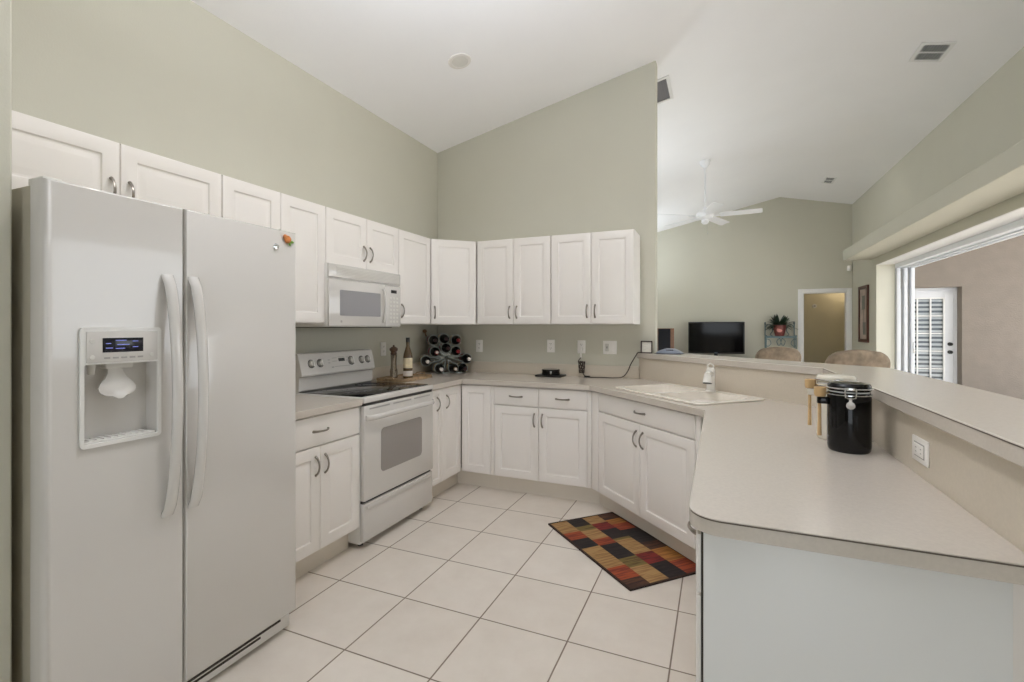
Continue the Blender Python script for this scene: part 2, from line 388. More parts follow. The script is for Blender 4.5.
# leaf with a grid of lights
gx0, gx1, gz0, gz1 = 0.19, 0.775, 0.28, 1.90
b = B().box(0.047, gx0, 0, 0.045, 0.01, 2.048); b.box(gx1, DW - 0.047, 0, 0.045, 0.01, 2.048); b.box(gx0, gx1, 0, 0.045, 0.01, gz0); b.box(gx0, gx1, 0, 0.045, gz1, 2.048)
leaf = obj('door_leaf', b, M['lanaidoor'], d2, bevel=0.003)
b = B()
for k in range(1, 3): x = gx0 + (gx1 - gx0) * k / 3; b.box(x - 0.011, x + 0.011, -0.004, 0.02, gz0, gz1)
for k in range(1, 5): z = gz0 + (gz1 - gz0) * k / 5; b.box(gx0, gx1, -0.003, 0.019, z - 0.011, z + 0.011)
for z in (gz0, gz1): b.box(gx0 - 0.01, gx1 + 0.01, -0.006, 0.02, z - 0.012, z + 0.012)
for x in (gx0, gx1): b.box(x - 0.012, x + 0.012, -0.006, 0.02, gz0, gz1)
obj('muntins', b, M['trim'], leaf)
b = B().box(gx0, gx1, 0.040, 0.044, gz0, gz1); obj('glass_pane', b, M['glassd'], leaf)
b = B(); nz = 20
for k in range(nz):
    z = gz0 + (gz1 - gz0) * (k + 0.5) / nz
    b.loft([[(x, 0.022, z - 0.019), (x, 0.036, z + 0.021), (x, 0.038, z + 0.019), (x, 0.024, z - 0.021)] for x in (gx0 + 0.01, gx1 - 0.01)])
obj('blind', b, M['slat'], leaf)
for z in (1.06, 0.915):
    b = B(); mt = Matrix.Translation((0.855, 0, z)) @ Matrix.Rotation(R(90), 4, 'X')
    b.lathe([(0.0, -0.001), (0.033, 0), (0.033, 0.008), (0.015, 0.014), (0.014, 0.035), (0.028, 0.045), (0.03, 0.058), (0.02, 0.066), (0, 0.068)], n=20, mtx=mt); obj('knob', b, M['dark'], leaf)
# half wall behind the peninsula, clad in laminate
b = B().prism([(1.236, YW), (2.388, 1.002), (2.388, -0.80), (2.508, -0.80), (2.508, 1.052), (1.406, YW)], 0, 1.088)
struct('wall_peninsula', b, M['lamw'])

# ================================================================ CABINETS
def rp_door(w, h, t=0.019, plain=False):
    """raised-panel door front: face towards -y, lower-left front corner at the origin"""
    b = B()
    if plain: prof = [(0, t), (0, 0.004), (0.0025, 0.0012), (0.006, 0)]
    else:
        f = min(0.062, w * 0.24)
        prof = [(0, t), (0, 0.005), (0.002, 0.0015), (0.006, 0), (f - 0.006, 0), (f, 0.0015), (f + 0.004, 0.0075), (f + 0.010, 0.0085), (f + 0.014, 0.0075), (f + 0.034, 0.002), (f + 0.038, 0.0012)]
    loops = [[(i, y, i), (w - i, y, i), (w - i, y, h - i), (i, y, h - i)] for i, y in prof]
    b.loft(loops); return b
def pull(length=0.1, arch=0.028):
    b = B(); n = 14; pts = []; rad = []
    for k in range(n + 1):
        u = k / n; a = math.sin(math.pi * u) ** 0.6
        pts.append((0, 0.001 - arch * a, (u - 0.5) * length)); rad.append(0.0042 + 0.002 * abs(2 * u - 1) ** 3)
    b.tube(pts, rad, 8, flat=1.3)
    for s in (-1, 1): b.cyl((0, 0.0, s * length / 2), (0, -0.004, s * length / 2), 0.007, 10)
    return b
def add_door(parent, x0, x1, z0, z1, hside=None, hz=None, t=0.019, gap=0.0015, name='door', hoff=0.032):
    d = obj(name, rp_door(x1 - x0 - 2 * gap, z1 - z0, t), M['cab'], parent); d.location = (x0 + gap, 0, z0)
    if hside:
        h = obj('handle', pull(), M['nickel'], d)
        w_ = x1 - x0 - 2 * gap
        h.location = (hoff if hside == 'l' else w_ - hoff, 0, hz - z0)
    return d
def add_drawer(parent, x0, x1, z0, z1, handle=True, t=0.019, gap=0.0015):
    d = obj('drawer_front', rp_door(x1 - x0 - 2 * gap, z1 - z0, t, True), M['cab'], parent); d.location = (x0 + gap, 0, z0)
    if handle:
        h = obj('handle', pull(0.105), M['nickel'], d); h.location = ((x1 - x0) / 2, 0, (z1 - z0) / 2); h.rotation_euler = (0, R(90), 0)
    return d
def body(parent, w, d, z0, z1, y0=0.0215, x0=0.0, toe=None, ta=0.0, tb=0.0):
    b = B().box(x0 + 0.0005, x0 + w - 0.0005, y0, d, z0, z1); c = obj('cabinet_box', b, M['carc'], parent)
    if toe:
        b = B().box(x0 - ta, x0 + w + tb, toe, toe + 0.016, 0.0, z0); obj('toe_kick', b, M['kick'], parent)
        b = B().box(x0 + 0.002, x0 + w - 0.002, toe + 0.016, d, 0.0, z0); obj('plinth', b, M['carc'], parent)
    return c
ZB, ZT, ZD, ZC = 1.370, 2.113, 0.140, 0.872     # upper bottom / top, base door bottom, box top
UG = 'white upper cabinets'; BG = 'white base cabinets'
# ---- uppers on the left wall (front faces +x); local x runs along world +y
XU = -0.434; DU = XU - XW - 0.002
def upper_left(y0, y1, z0, label, doors, hz, z1=ZT):
    t = thing('upper_cabinet', label, 'cabinet', (XU, y0, 0), 90, UG)
    body(t, y1 - y0, DU, z0, z1)
    for a, c, hs in doors: add_door(t, a - y0, c - y0, z0 + 0.004, z1 - 0.002, hs, hz)
    return t
upper_left(-1.285, -0.346, 1.815, 'short white upper cabinet above the refrigerator, next to the return wall', [(-1.258, -0.791, 'r'), (-0.791, -0.346, 'l')], 1.905)
upper_left(-0.344, 0.345, ZB, 'white two-door upper cabinet between refrigerator and microwave', [(-0.344, 0.006, None), (0.006, 0.345, None)], 1.47)
upper_left(0.347, 1.101, 1.752, 'short white two-door upper cabinet directly above the microwave', [(0.347, 0.732, 'r'), (0.732, 1.101, 'l')], 1.86)
upper_left(1.103, 1.550, ZB, 'narrow one-door white upper cabinet between microwave and angled corner cabinet', [(1.103, 1.5515, 'l')], 1.475)
# ---- angled corner upper
P1, P2 = Vector((XU, 1.553)), Vector((-0.136, 1.828)); dv = P2 - P1; an = math.degrees(math.atan2(dv.y, dv.x))
t = thing('upper_cabinet', 'angled white one-door upper cabinet in the corner above the wine rack', 'cabinet', (P1.x, P1.y, 0), an, UG)
Mi = Matrix.Rotation(R(-an), 2)
poly = [Mi @ (Vector(p) - P1) for p in ((XW + 0.002, 1.553), (XW + 0.002, YW - 0.002), (-0.136, YW - 0.002))]
b = B().prism([(0.004, 0.0215), (dv.length - 0.004, 0.0215), tuple(poly[2]), tuple(poly[1]), tuple(poly[0])], ZB, ZT); obj('cabinet_box', b, M['carc'], t)
add_door(t, 0.0, dv.length - 0.0005, ZB + 0.004, ZT - 0.002, 'l', 1.475)
# ---- uppers on the back wall (front faces -y)
YU = 1.830
def upper_back(x0, x1, label, doors):
    t = thing('upper_cabinet', label, 'cabinet', (x0, YU, 0), 0, UG)
    body(t, x1 - x0, YW - YU - 0.002, ZB, ZT)
    for a, c, hs in doors: add_door(t, a - x0, c - x0, ZB + 0.004, ZT - 0.002, hs, 1.475)
upper_back(-0.133, 0.560, 'white two-door upper cabinet right after the angled corner cabinet', [(-0.130, 0.220, 'r'), (0.220, 0.559, 'l')])
upper_back(0.562, 1.245, 'white two-door upper cabinet at the free end of the back wall', [(0.565, 0.904, 'r'), (0.904, 1.243, 'l')])
# ---- base cabinets, left wall
XB = -0.133; DB = XB - XW - 0.002
def base_left(y0, y1, label, doors, drawers, hz, tb=0.0, hoff=0.032):
    t = thing('base_cabinet', label, 'cabinet', (XB, y0, 0), 90, BG)
    body(t, y1 - y0, DB, 0.135, ZC, toe=0.09, tb=tb)
    for a, c, z0, z1, hs in doors: add_door(t, a - y0, c - y0, z0, z1, hs, hz, hoff=hoff)
    for a, c, z0, z1 in drawers: add_drawer(t, a - y0, c - y0, z0, z1)
base_left(-0.312, 0.312, 'white base cabinet with one drawer between refrigerator and range', [(-0.312, 0.0, ZD, 0.700, 'r'), (0.0, 0.312, ZD, 0.700, 'l')], [(-0.312, 0.312, 0.708, 0.866)], 0.60)
base_left(1.079, 1.549, 'white two-door base cabinet between range and corner', [(1.079, 1.246, ZD, 0.866, 'r'), (1.246, 1.5505, ZD, 0.866, 'l')], [], 0.755, tb=0.093, hoff=0.068)
# ---- base cabinets, back wall
YBF = 1.552
t = thing('base_cabinet', 'narrow white base cabinet panel without handle in the inner corner', 'cabinet', (XB, YBF, 0), 0, BG)
body(t, 0.302, YW - YBF - 0.002, 0.135, ZC, x0=0.0, toe=0.09, ta=0.088); add_door(t, 0.0002, 0.274, ZD, 0.866)
b = B().box(0.276, 0.301, 0.004, 0.021, ZD, 0.866, 0.001); obj('filler_strip', b, M['cab'], t)
t = thing('base_cabinet', 'white base cabinet with two drawers on the back wall left of the sink', 'cabinet', (0.170, YBF, 0), 0, BG)
b = B().box(0.775, 0.8055, 0.001, 0.021, ZD, 0.866, 0.001); obj('filler_strip', b, M['cab'], t)
body(t, 0.800, YW - YBF - 0.002, 0.135, ZC, toe=0.09, tb=0.046)
add_door(t, 0.0, 0.384, ZD, 0.712, 'r', 0.615); add_door(t, 0.384, 0.774, ZD, 0.712, 'l', 0.615)
add_drawer(t, 0.0, 0.384, 0.720, 0.866); add_drawer(t, 0.384, 0.774, 0.720, 0.866)
# ---- diagonal sink base
SL = 1.113
t = thing('base_cabinet', 'white angled sink base cabinet behind the patchwork rug', 'cabinet', (0.975, 1.556, 0), -45, BG)
body(t, SL - 0.02, 0.575, 0.135, ZC, x0=0.01, toe=0.09, ta=0.045)
b = B().box(0.0, 0.096, 0.002, 0.021, ZD, 0.866, 0.001); obj('filler_strip', b, M['cab'], t)
b = B().box(1.072, SL, 0.004, 0.021, ZD, 0.866, 0.001); obj('filler_strip', b, M['cab'], t)
add_drawer(t, 0.099, 1.070, 0.736, 0.866); add_door(t, 0.099, 0.584, ZD, 0.729, 'r', 0.63); add_door(t, 0.584, 1.070, ZD, 0.729, 'l', 0.63)
# ---- peninsula cabinets, fronts face the kitchen (-x)
XP = 1.8015; DP = 2.388 - XP - 0.004
def pen(y0, y1, label, end=False, door=True):
    t = thing('base_cabinet', label, 'cabinet', (XP, y0, 0), -90, BG); L = y0 - y1
    body(t, L, DP, 0.135, ZC, y0=0.0165, toe=0.09)
    add_drawer(t, 0.0, L, 0.726, 0.862, t=0.011)
    add_door(t, 0.0, L / 2, ZD, 0.718, t=0.011); add_door(t, L / 2, L, ZD, 0.718, t=0.011)
    if end:
        b = B().box(L, L + 0.003, 0.017, DP - 0.026, 0.0, ZC, 0.0008); obj('end_panel', b, M['panel'], t)
        b = B().box(L - 0.002, L + 0.001, 0.0118, 0.0162, 0.14, ZC); obj('shadow_gap', b, M['gap'], t)
    return t
pen(0.735, 0.140, 'white peninsula base cabinet next to the angled sink cabinet')
pen(0.138, -0.325, 'white peninsula base cabinet in the middle of the peninsula')
pen(-0.327, -0.780, 'white end cabinet of the peninsula with a tall plain side panel', end=True)

# ================================================================ COUNTERTOPS
Z0, Z1 = 0.876, 0.914
t = thing('countertop', 'short beige laminate countertop between refrigerator and range', 'countertop', (0, 0, 0))
b = B().prism([(XW, -0.380), (-0.111, -0.380), (-0.111, 0.312), (XW, 0.312)], Z0, Z1, 0.004); obj('top', b, M['lam'], t)
b = B().box(XW, XW + 0.02, -0.380, 0.312, Z1, 1.016, 0.003); obj('backsplash', b, M['lamw'], t)
t = thing('countertop', 'long beige laminate countertop running from range past the sink to the peninsula end', 'countertop', (0, 0, 0))
rc = 0.075
arc = [(1.785 + rc - rc * math.cos(R(a)), -0.814 + rc - rc * math.sin(R(a))) for a in range(0, 91, 10)]
outer = [(XW, 1.0785), (-0.111, 1.0785), (-0.111, 1.530), (0.967, 1.530), (1.785, 0.712)] + arc + [(2.3875, -0.814), (2.3875, 1.0018), (1.2358, 2.1535), (XW, 2.1535)]
# sink footprint: frame with local u along the front, v towards the splash
SU, SV = Vector((0.7071, -0.7071)), Vector((0.7071, 0.7071)); SO = Vector((1.150, 1.437))
def su(u, v): p = SO + SU * u + SV * v; return (p.x, p.y)
hole = [su(*p) for p in rrect(0.02, 0.83, 0.02, 0.505, 0.05)]
b = B().holed(outer, [hole], Z0, Z1); obj('top', b, M['lam'], t, bevel=0.003)
b = B().box(XW, XW + 0.02, 1.0785, 2.1535, Z1, 1.016, 0.003); b.box(XW + 0.02, 1.236, 2.1335, 2.1535, Z1, 1.016, 0.003); obj('backsplash', b, M['lamw'], t)
b = B(); pth = arc[2:] + [(2.3875, -0.814)]
b.loft([[(x, y - 0.0012, z) for x, y in pth] + [(x, y + 0.004, z) for x, y in pth[::-1]] for z in (0.9085, 0.9115)]); obj('edge_seam', b, M['seam'], t)
# raised bar top
t = thing('bar_counter', 'raised beige laminate bar top along the peninsula', 'countertop', (0, 0, 0))
barp = [(1.216, YW), (2.358, 1.012), (2.358, -0.88), (2.685, -0.88), (2.685, 1.140), (1.551, 2.274), (1.373, 2.274), (1.373, YW)]
b = B().prism(barp, 1.089, 1.130); obj('top', b, M['lam'], t, bevel=0.003)
b = B().box(2.3568, 2.362, -0.88, 1.010, 1.1245, 1.127); obj('edge_seam', b, M['seam'], t)

# ================================================================ SINK AND FAUCET
t = thing('kitchen_sink', 'white double-bowl drop-in sink in the angled counter', 'sink', (SO.x, SO.y, Z1), -45)
o_ = rrect(0, 0.85, 0, 0.525, 0.06); h1 = rrect(0.045, 0.405, 0.045, 0.44, 0.06); h2 = rrect(0.44, 0.805, 0.045, 0.44, 0.06)
b = B().holed(o_, [h1, h2], 0.0005, 0.011); obj('rim', b, M['sink'], t, bevel=0.004)
for h in ((0.045, 0.405), (0.44, 0.805)):
    b = B(); L = []
    for z, i, r in ((0.010, 0.0, 0.06), (-0.01, 0.004, 0.06), (-0.13, 0.014, 0.06), (-0.155, 0.03, 0.055), (-0.163, 0.06, 0.05), (-0.166, 0.15, 0.02)):
        L.append([(x, y, z) for x, y in rrect(h[0] + i, h[1] - i, 0.045 + i, 0.44 - i, r)])
    b.loft(L, cap0=False, cap1=True); bw = obj('bowl', b, M['sink'], t)
    c = (h[0] + h[1]) / 2
    b = B().lathe([(0, 0), (0.045, 0), (0.045, 0.003), (0.03, 0.004), (0.026, 0.001), (0, 0.001)], (c, 0.243, -0.1655), 24); obj('drain', b, M['chrome'], bw)
t = thing('faucet', 'white single-lever kitchen faucet standing behind the sink bowls', 'faucet', (1.803, 1.415, Z1 + 0.0115), -8)
b = B().lathe([(0, 0), (0.033, 0), (0.033, 0.005), (0.027, 0.010), (0.025, 0.085), (0.028, 0.10), (0.028, 0.128), (0, 0.130)], n=28); obj('base', b, M['faucet'], t)
b = B().tube([(0, -0.004, 0.112), (0, -0.05, 0.120), (0, -0.10, 0.121), (0, -0.125, 0.114)], [0.021, 0.020, 0.021, 0.022], 18); sp = obj('spout', b, M['faucet'], t)
b = B().cyl((0, -0.112, 0.124), (0, -0.126, 0.068), 0.021, 20, 0.030); obj('spray_head', b, M['faucet'], sp)
b = B().cyl((0, -0.126, 0.069), (0, -0.127, 0.063), 0.026, 18); obj('aerator', b, M['slot'], sp)
b = B().lathe([(0, 0.128), (0.026, 0.128), (0.028, 0.140), (0.021, 0.156), (0, 0.160)], n=24); lv = obj('lever', b, M['faucet'], t)
b = B().tube([(-0.016, 0.0, 0.150), (-0.017, -0.008, 0.172), (0, -0.014, 0.183), (0.017, -0.008, 0.172), (0.016, 0.0, 0.150)], 0.006, 10); obj('lever_loop', b, M['faucet'], lv)

# ================================================================ REFRIGERATOR
FW, FH, FD = 0.878, 1.766, 0.83
fr = thing('refrigerator', 'white side-by-side refrigerator with water dispenser at the left', 'refrigerator', (0.12, -1.268, 0), 90)
b = B().box(0.004, FW - 0.004, 0.075, FD, 0.02, FH - 0.012, 0.006); obj('body', b, M['fside'], fr)
seam = 0.3860
hx0, hx1, hz0, hz1 = 0.090, 0.294, 0.995, 1.232
def fdoor(x0, x1, hole=None, ra=1.0, rb=1.0):
    b = B(); z0, z1 = 0.085, FH; t_ = 0.07
    # rounded slab: profile loops around the outline, rounded towards the front
    prof = [(0.0, t_), (0.0, 0.022), (0.002, 0.013), (0.006, 0.006), (0.013, 0.0016), (0.021, 0.0)]
    L = [[(x0 + i * ra, y, z0 + i * .4), (x1 - i * rb, y, z0 + i * .4), (x1 - i * rb, y, z1 - i * .4), (x0 + i * ra, y, z1 - i * .4)] for i, y in prof]
    if not hole: return b.loft(L)
    b.loft(L, cap0=True, cap1=False)
    a, c, d, e = hole
    i, y = prof[-1]; X0, X1, ZA, ZZ = x0 + i * ra, x1 - i * rb, z0 + i * .4, z1 - i * .4
    xs = [X0, a, c, X1]; zs = [ZA, d, e, ZZ]
    V = {(p, q): b.bm.verts.new((xs[p], 0, zs[q])) for p in range(4) for q in range(4)}
    for p in range(3):
        for q in range(3):
            if (p, q) != (1, 1): b.face([V[p, q], V[p + 1, q], V[p + 1, q + 1], V[p, q + 1]])
    dp = 0.06; H = [V[1, 1], V[2, 1], V[2, 2], V[1, 2]]; K = [b.bm.verts.new((v.co.x, dp, v.co.z)) for v in H]
    for k in range(4): b.face([H[k], H[(k + 1) % 4], K[(k + 1) % 4], K[k]])
    b.face(K); bmesh.ops.remove_doubles(b.bm, verts=b.bm.verts, dist=1e-5)
    return b
fz = obj('freezer_door', fdoor(0.0, seam - 0.003, (hx0, hx1, hz0, hz1), 1.0, 0.25), M['app'], fr)
fd = obj('fresh_food_door', fdoor(seam + 0.003, FW, None, 0.25, 0.6), M['app'], fr)
b = B().box(0.01, seam - 0.01, 0.07, 0.0752, 0.08, FH - 0.01); b.box(seam + 0.01, FW - 0.01, 0.07, 0.0752, 0.08, FH - 0.01); obj('door_gasket', b, M['apps'], fr)
def bow(x, za, zb):
    b = B(); n = 24; L = []
    for k in range(n + 1):
        u = k / n; z = za + (zb - za) * u; a = math.sin(math.pi * u) ** 0.55
        y = 0.004 - 0.060 * a; w_ = 0.021 - 0.004 * a; d_ = 0.013
        L.append([(x + w_ * math.cos(2 * math.pi * j / 14), y + d_ * math.sin(2 * math.pi * j / 14), z) for j in range(14)])
    return b.loft(L)
obj('handle', bow(seam - 0.058, 0.70, 1.525), M['app'], fz); obj('handle', bow(seam + 0.030, 0.70, 1.525), M['app'], fd)
# dispenser
b = B().holed(rrect(hx0 - 0.010, hx1 + 0.010, hz0 - 0.012, 1.345, 0.012), [rrect(hx0 + 0.0005, hx1 - 0.0005, hz0, hz1, 0.004)], 0.0, 0.008)
for v in b.bm.verts: v.co = Vector((v.co.x, -0.0085 + v.co.z, v.co.y))
disp = obj('dispenser_bezel', b, M['appm'], fz, bevel=0.002)
b = B().box(hx0 + 0.004, hx1 - 0.004, -0.012, -0.0085, hz1 + 0.006, 1.332, 0.0015); obj('control_panel', b, M['app'], fz)
b = B().box(hx0 + 0.044, hx1 - 0.048, -0.0135, -0.012, 1.268, 1.312, 0.001); obj('display', b, M['lcd'], fz)
b = B()
for (x, z, l) in ((0.052, 1.300, 0.014), (0.052, 1.286, 0.018), (0.078, 1.309, 0.03), (0.082, 1.296, 0.034), (0.078, 1.284, 0.026), (0.125, 1.306, 0.016), (0.125, 1.288, 0.016)): b.box(hx0 + x, hx0 + x + l, -0.0138, -0.0135, z - 0.006, z - 0.0038)
obj('display_readout', b, M['lcdtext'], fz)
for k in range(5):
    b = B().box(hx0 + 0.048 + k * 0.023, hx0 + 0.064 + k * 0.023, -0.0128, -0.012, 1.248, 1.2535, 0.0003); obj('button', b, M['print'], fz)
for x, z in ((0.010, 1.297), (0.010, 1.248), (0.174, 1.250)):
    b = B().lathe([(0, 0), (0.007, 0), (0.006, 0.0012), (0, 0.0012)], n=16, mtx=Matrix.Translation((hx0 + x + 0.008, -0.012, z + 0.006)) @ Matrix.Rotation(R(90), 4, 'X')); obj('button', b, M['apps'], fz)
b = B(); L = []
for u, hw in ((0, 0.020), (0.2, 0.021), (0.38, 0.030), (0.55, 0.046), (0.68, 0.052), (0.8, 0.049), (0.9, 0.038), (0.97, 0.022), (1.0, 0.008)):
    z = 1.222 - 0.098 * u; y = 0.030 - 0.024 * u; xc = (hx0 + hx1) / 2 - 0.004
    L.append([(xc - hw, y, z), (xc - hw * .5, y - 0.007, z - .003), (xc + hw * .5, y - 0.007, z - .003), (xc + hw, y, z), (xc + hw, y + 0.006, z), (xc - hw, y + 0.006, z)])
b.loft(L); obj('paddle', b, M['app'], fz)
b = B().cyl((0.125, 0.03, 1.232), (0.125, 0.03, 1.20), 0.012, 14, 0.008); b.box(0.16, 0.235, 0.02, 0.055, 1.215, 1.232, 0.004); obj('water_spout', b, M['apps'], fz)
b = B().box(hx0 + 0.003, hx1 - 0.003, 0.002, 0.058, hz0 - 0.002, hz0 + 0.006, 0.002)
for k in range(9): b.box(hx0 + 0.02 + k * 0.019, hx0 + 0.03 + k * 0.019, 0.008, 0.05, hz0 + 0.006, hz0 + 0.009)
obj('drip_tray', b, M['appm'], fz)
b = B().box(0.01, FW - 0.01, 0.035, 0.08, 0.012, 0.066, 0.004); gr = obj('base_grille', b, M['appm'], fr)
b = B()
for k in range(2): b.box(0.05, FW - 0.16 + k * 0.1, 0.032, 0.036, 0.040 + k * 0.016, 0.048 + k * 0.016)
obj('grille_slots', b, M['gap'], gr)
for x in (0.035, FW - 0.035):
    b = B().box(x - 0.025, x + 0.025, 0.03, 0.11, FH - 0.012, FH + 0.010, 0.004); obj('hinge_cover', b, M['apps'], fr)
for x in (0.05, FW - 0.05):
    b = B().cyl((x, 0.2, 0.0), (x, 0.2, 0.03), 0.02, 12); obj('foot', b, M['dark'], fr)
    b = B().cyl((x, 0.75, 0.0), (x, 0.75, 0.03), 0.02, 12); obj('foot', b, M['dark'], fr)
# magnets on the right-hand door
t = thing('fridge_magnet', 'orange fruit-shaped magnet with green leaf on the refrigerator door', 'magnet', (0.1215, -0.446, 1.728), 90, 'refrigerator magnets')
b = B().sphere((0, -0.004, 0), 0.019, 1.0, 0.35, 0.9); b.sphere((-0.012, -0.004, 0.008), 0.012, 1, 0.35, 1); obj('fruit', b, M['magr'], t)
b = B().sphere((0.018, -0.004, -0.009), 0.012, 1.3, 0.3, 0.5); b.sphere((0.012, -0.004, -0.018), 0.009, 0.6, 0.3, 1); obj('leaf', b, M['magg'], t)
t = tag(obj('fridge_magnet', B().lathe([(0, 0.0), (0.012, 0), (0.014, 0.003), (0.011, 0.008), (0, 0.010)], n=20, mtx=Matrix.Rotation(R(90), 4, 'Y')), M['chrome']), 'round silver button magnet below the fruit magnet on the refrigerator', 'magnet', 'refrigerator magnets')
t.location = (0.1202, -0.503, 1.687)

# ================================================================ RANGE
RW = 0.762
rg = thing('range', 'white electric range with black glass cooktop below the microwave', 'stove', (-0.105, 0.3145, 0), 90)
b = B().box(0.002, RW - 0.002, 0.035, 0.615, 0.03, 0.895, 0.003); obj('body', b, M['appm'], rg)
# cooktop frame + glass
b = B().box(0.0, RW, -0.004, 0.60, 0.885, 0.920, 0.008, 3); ct = obj('cooktop', b, M['app'], rg)
b = B().box(0.02, RW - 0.02, 0.035, 0.545, 0.9195, 0.9225, 0.001); gl = obj('glass_surface', b, M['glassblk'], ct)
for x, y, r in ((0.20, 0.16, 0.105), (0.56, 0.16, 0.085), (0.20, 0.42, 0.085), (0.56, 0.42, 0.105)):
    b = B()
    for rr in (r, r * 0.62): b.lathe([(rr - 0.0022, 0.9222), (rr + 0.0022, 0.9222), (rr + 0.0022, 0.9228), (rr - 0.0022, 0.9228), (rr - 0.0022, 0.9222)], (x, y, 0), 40)
    obj('burner_ring', b, M['ring'], ct)
# backguard: upright skirt + sloped control console
b = B(); L = [[(x, 0.545, 0.918), (x, 0.53, 0.93), (x, 0.525, 1.018), (x, 0.505, 1.023), (x, 0.500, 1.035), (x, 0.535, 1.168), (x, 0.548, 1.176), (x, 0.575, 1.176), (x, 0.60, 1.16), (x, 0.605, 0.918)] for x in (0.0, RW - 0.045)]
b.loft(L); bgd = obj('backguard', b, M['app'], rg, bevel=0.003)
sl = math.atan2(0.035, 0.133)
def on_console(x, z): # point on the sloped face
    f = (z - 1.035) / 0.133; return Vector((x, 0.500 + 0.035 * f, z))
MT = lambda x, z: Matrix.Translation(on_console(x, z)) @ Matrix.Rotation(R(90) - sl, 4, 'X')
for x, r in ((0.095, 0.022), (0.172, 0.022), (0.470, 0.026), (0.580, 0.022), (0.648, 0.022)):
    b = B().lathe([(0, 0), (r, 0), (r, 0.004), (r * .86, 0.016), (r * .7, 0.019), (0, 0.019)], n=24, mtx=MT(x, 1.103)); k_ = obj('knob', b, M['app'], rg)
    b = B(); q = bmesh.new(); bmesh.ops.create_cube(q, size=1); b.add(q, MT(x, 1.103) @ Matrix.Translation((0, 0, 0.021)) @ Matrix.Diagonal((0.008, r * 1.7, 0.01, 1))); obj('grip', b, M['appm'], k_)
    b = B().lathe([(r + 0.004, 0), (r + 0.007, 0), (r + 0.007, 0.0006), (r + 0.004, 0.0006), (r + 0.004, 0)], n=28, mtx=MT(x, 1.103)); obj('dial_ring', b, M['slot'], k_)
def cons_box(b, x0, x1, za, zb, th):
    q = bmesh.new(); bmesh.ops.create_cube(q, size=1)
    b.add(q, MT((x0 + x1) / 2, (za + zb) / 2) @ Matrix.Diagonal((x1 - x0, (zb - za) / math.cos(sl), th, 1))); return b
obj('clock_display', cons_box(B(), 0.345, 0.405, 1.1040, 1.1260, 0.003), M['dark'], rg)
b = B()
for x0, x1, za, zb in ((0.285, 0.33, 1.1280, 1.1320), (0.285, 0.33, 1.1060, 1.1100), (0.42, 0.45, 1.1280, 1.1320), (0.42, 0.45, 1.1060, 1.1100), (0.30, 0.45, 1.0690, 1.0725), (0.245, 0.262, 1.1160, 1.1220), (0.245, 0.262, 1.0960, 1.1020), (0.555, 0.565, 1.1040, 1.1140), (0.345, 0.405, 1.1340, 1.1370), (0.27, 0.29, 1.0640, 1.0720)): cons_box(b, x0, x1, za, zb, 0.0012)
obj('console_print', b, M['print'], rg)
# oven door
b = B().box(0.004, RW - 0.004, 0.0, 0.034, 0.292, 0.868, 0.006); od = obj('oven_door', b, M['app'], rg)
wv = rrect(0.158, 0.612, 0.432, 0.708, 0.03)
b = B(); b.loft([[(x, y, z) for x, z in wv] for y in (-0.0012, 0.004)]); obj('window', b, M['ovwin'], od)
b = B(); n = 20; L = []
for k in range(n + 1):
    u = k / n; x = 0.012 + (RW - 0.024) * u; a = min(1, math.sin(math.pi * u) * 5) ** 0.5
    L.append([(x, -0.004 - 0.030 * a + 0.012 * math.cos(2 * math.pi * j / 12), 0.797 + 0.017 * math.sin(2 * math.pi * j / 12)) for j in range(12)])
b.loft(L); obj('handle', b, M['app'], od)
b = B()
for x0, x1 in ((0.05, 0.245), (0.285, 0.48), (0.52, 0.715)): b.box(x0, x1, -0.0015, 0.002, 0.843, 0.852)
obj('door_vent', b, M['print'], od)
b = B().box(0.004, RW - 0.004, 0.01, 0.05, 0.868, 0.886); obj('vent_gap', b, M['dark'], rg)
# storage drawer
b = B(); b.box(0.004, RW - 0.004, 0.006, 0.034, 0.045, 0.276, 0.006); b.box(0.03, RW - 0.03, -0.002, 0.01, 0.238, 0.262, 0.005); obj('storage_drawer', b, M['app'], rg)
b = B().box(0.008, RW - 0.008, 0.02, 0.04, 0.276, 0.292); obj('drawer_gap', b, M['dark'], rg)
for x in (0.06, RW - 0.06):
    b = B().cyl((x, 0.08, 0), (x, 0.08, 0.032), 0.018, 12); obj('foot', b, M['dark'], rg)
    b = B().cyl((x, 0.55, 0), (x, 0.55, 0.032), 0.018, 12); obj('foot', b, M['dark'], rg)

# ================================================================ MICROWAVE
MW = 0.744
mw = thing('microwave', 'white over-the-range microwave hung under the short cabinet', 'microwave', (-0.400, 0.331, 1.348), 90)
b = B().box(0.0, MW, 0.012, 0.343, 0.0, 0.402, 0.003); obj('body', b, M['appm'], mw)
b = B().box(0.002, MW - 0.002, -0.002, 0.014, 0.318, 0.402, 0.004); vg = obj('vent_grille', b, M['app'], mw)
b = B()
for k in range(6): b.box(0.07, MW - 0.02, -0.004, -0.0015, 0.332 + k * 0.010, 0.3375 + k * 0.010)
obj('grille_slats', b, M['apps'], vg)
b = B().box(0.002, 0.556, -0.006, 0.012, 0.004, 0.306, 0.006); md = obj('door', b, M['app'], mw)
b = B(); wv = rrect(0.094, 0.498, 0.073, 0.240, 0.008); b.loft([[(x, y, z) for x, z in wv] for y in (-0.008, -0.004)]); obj('window', b, M['mwwin'], md)
b = B(); n = 14; L = []
for k in range(n + 1):
    u = k / n; a = math.sin(math.pi * u) ** 0.4
    L.append([(0.532 + 0.011 * math.cos(2 * math.pi * j / 10), -0.004 - 0.026 * a + 0.008 * math.sin(2 * math.pi * j / 10), 0.03 + 0.25 * u) for j in range(10)])
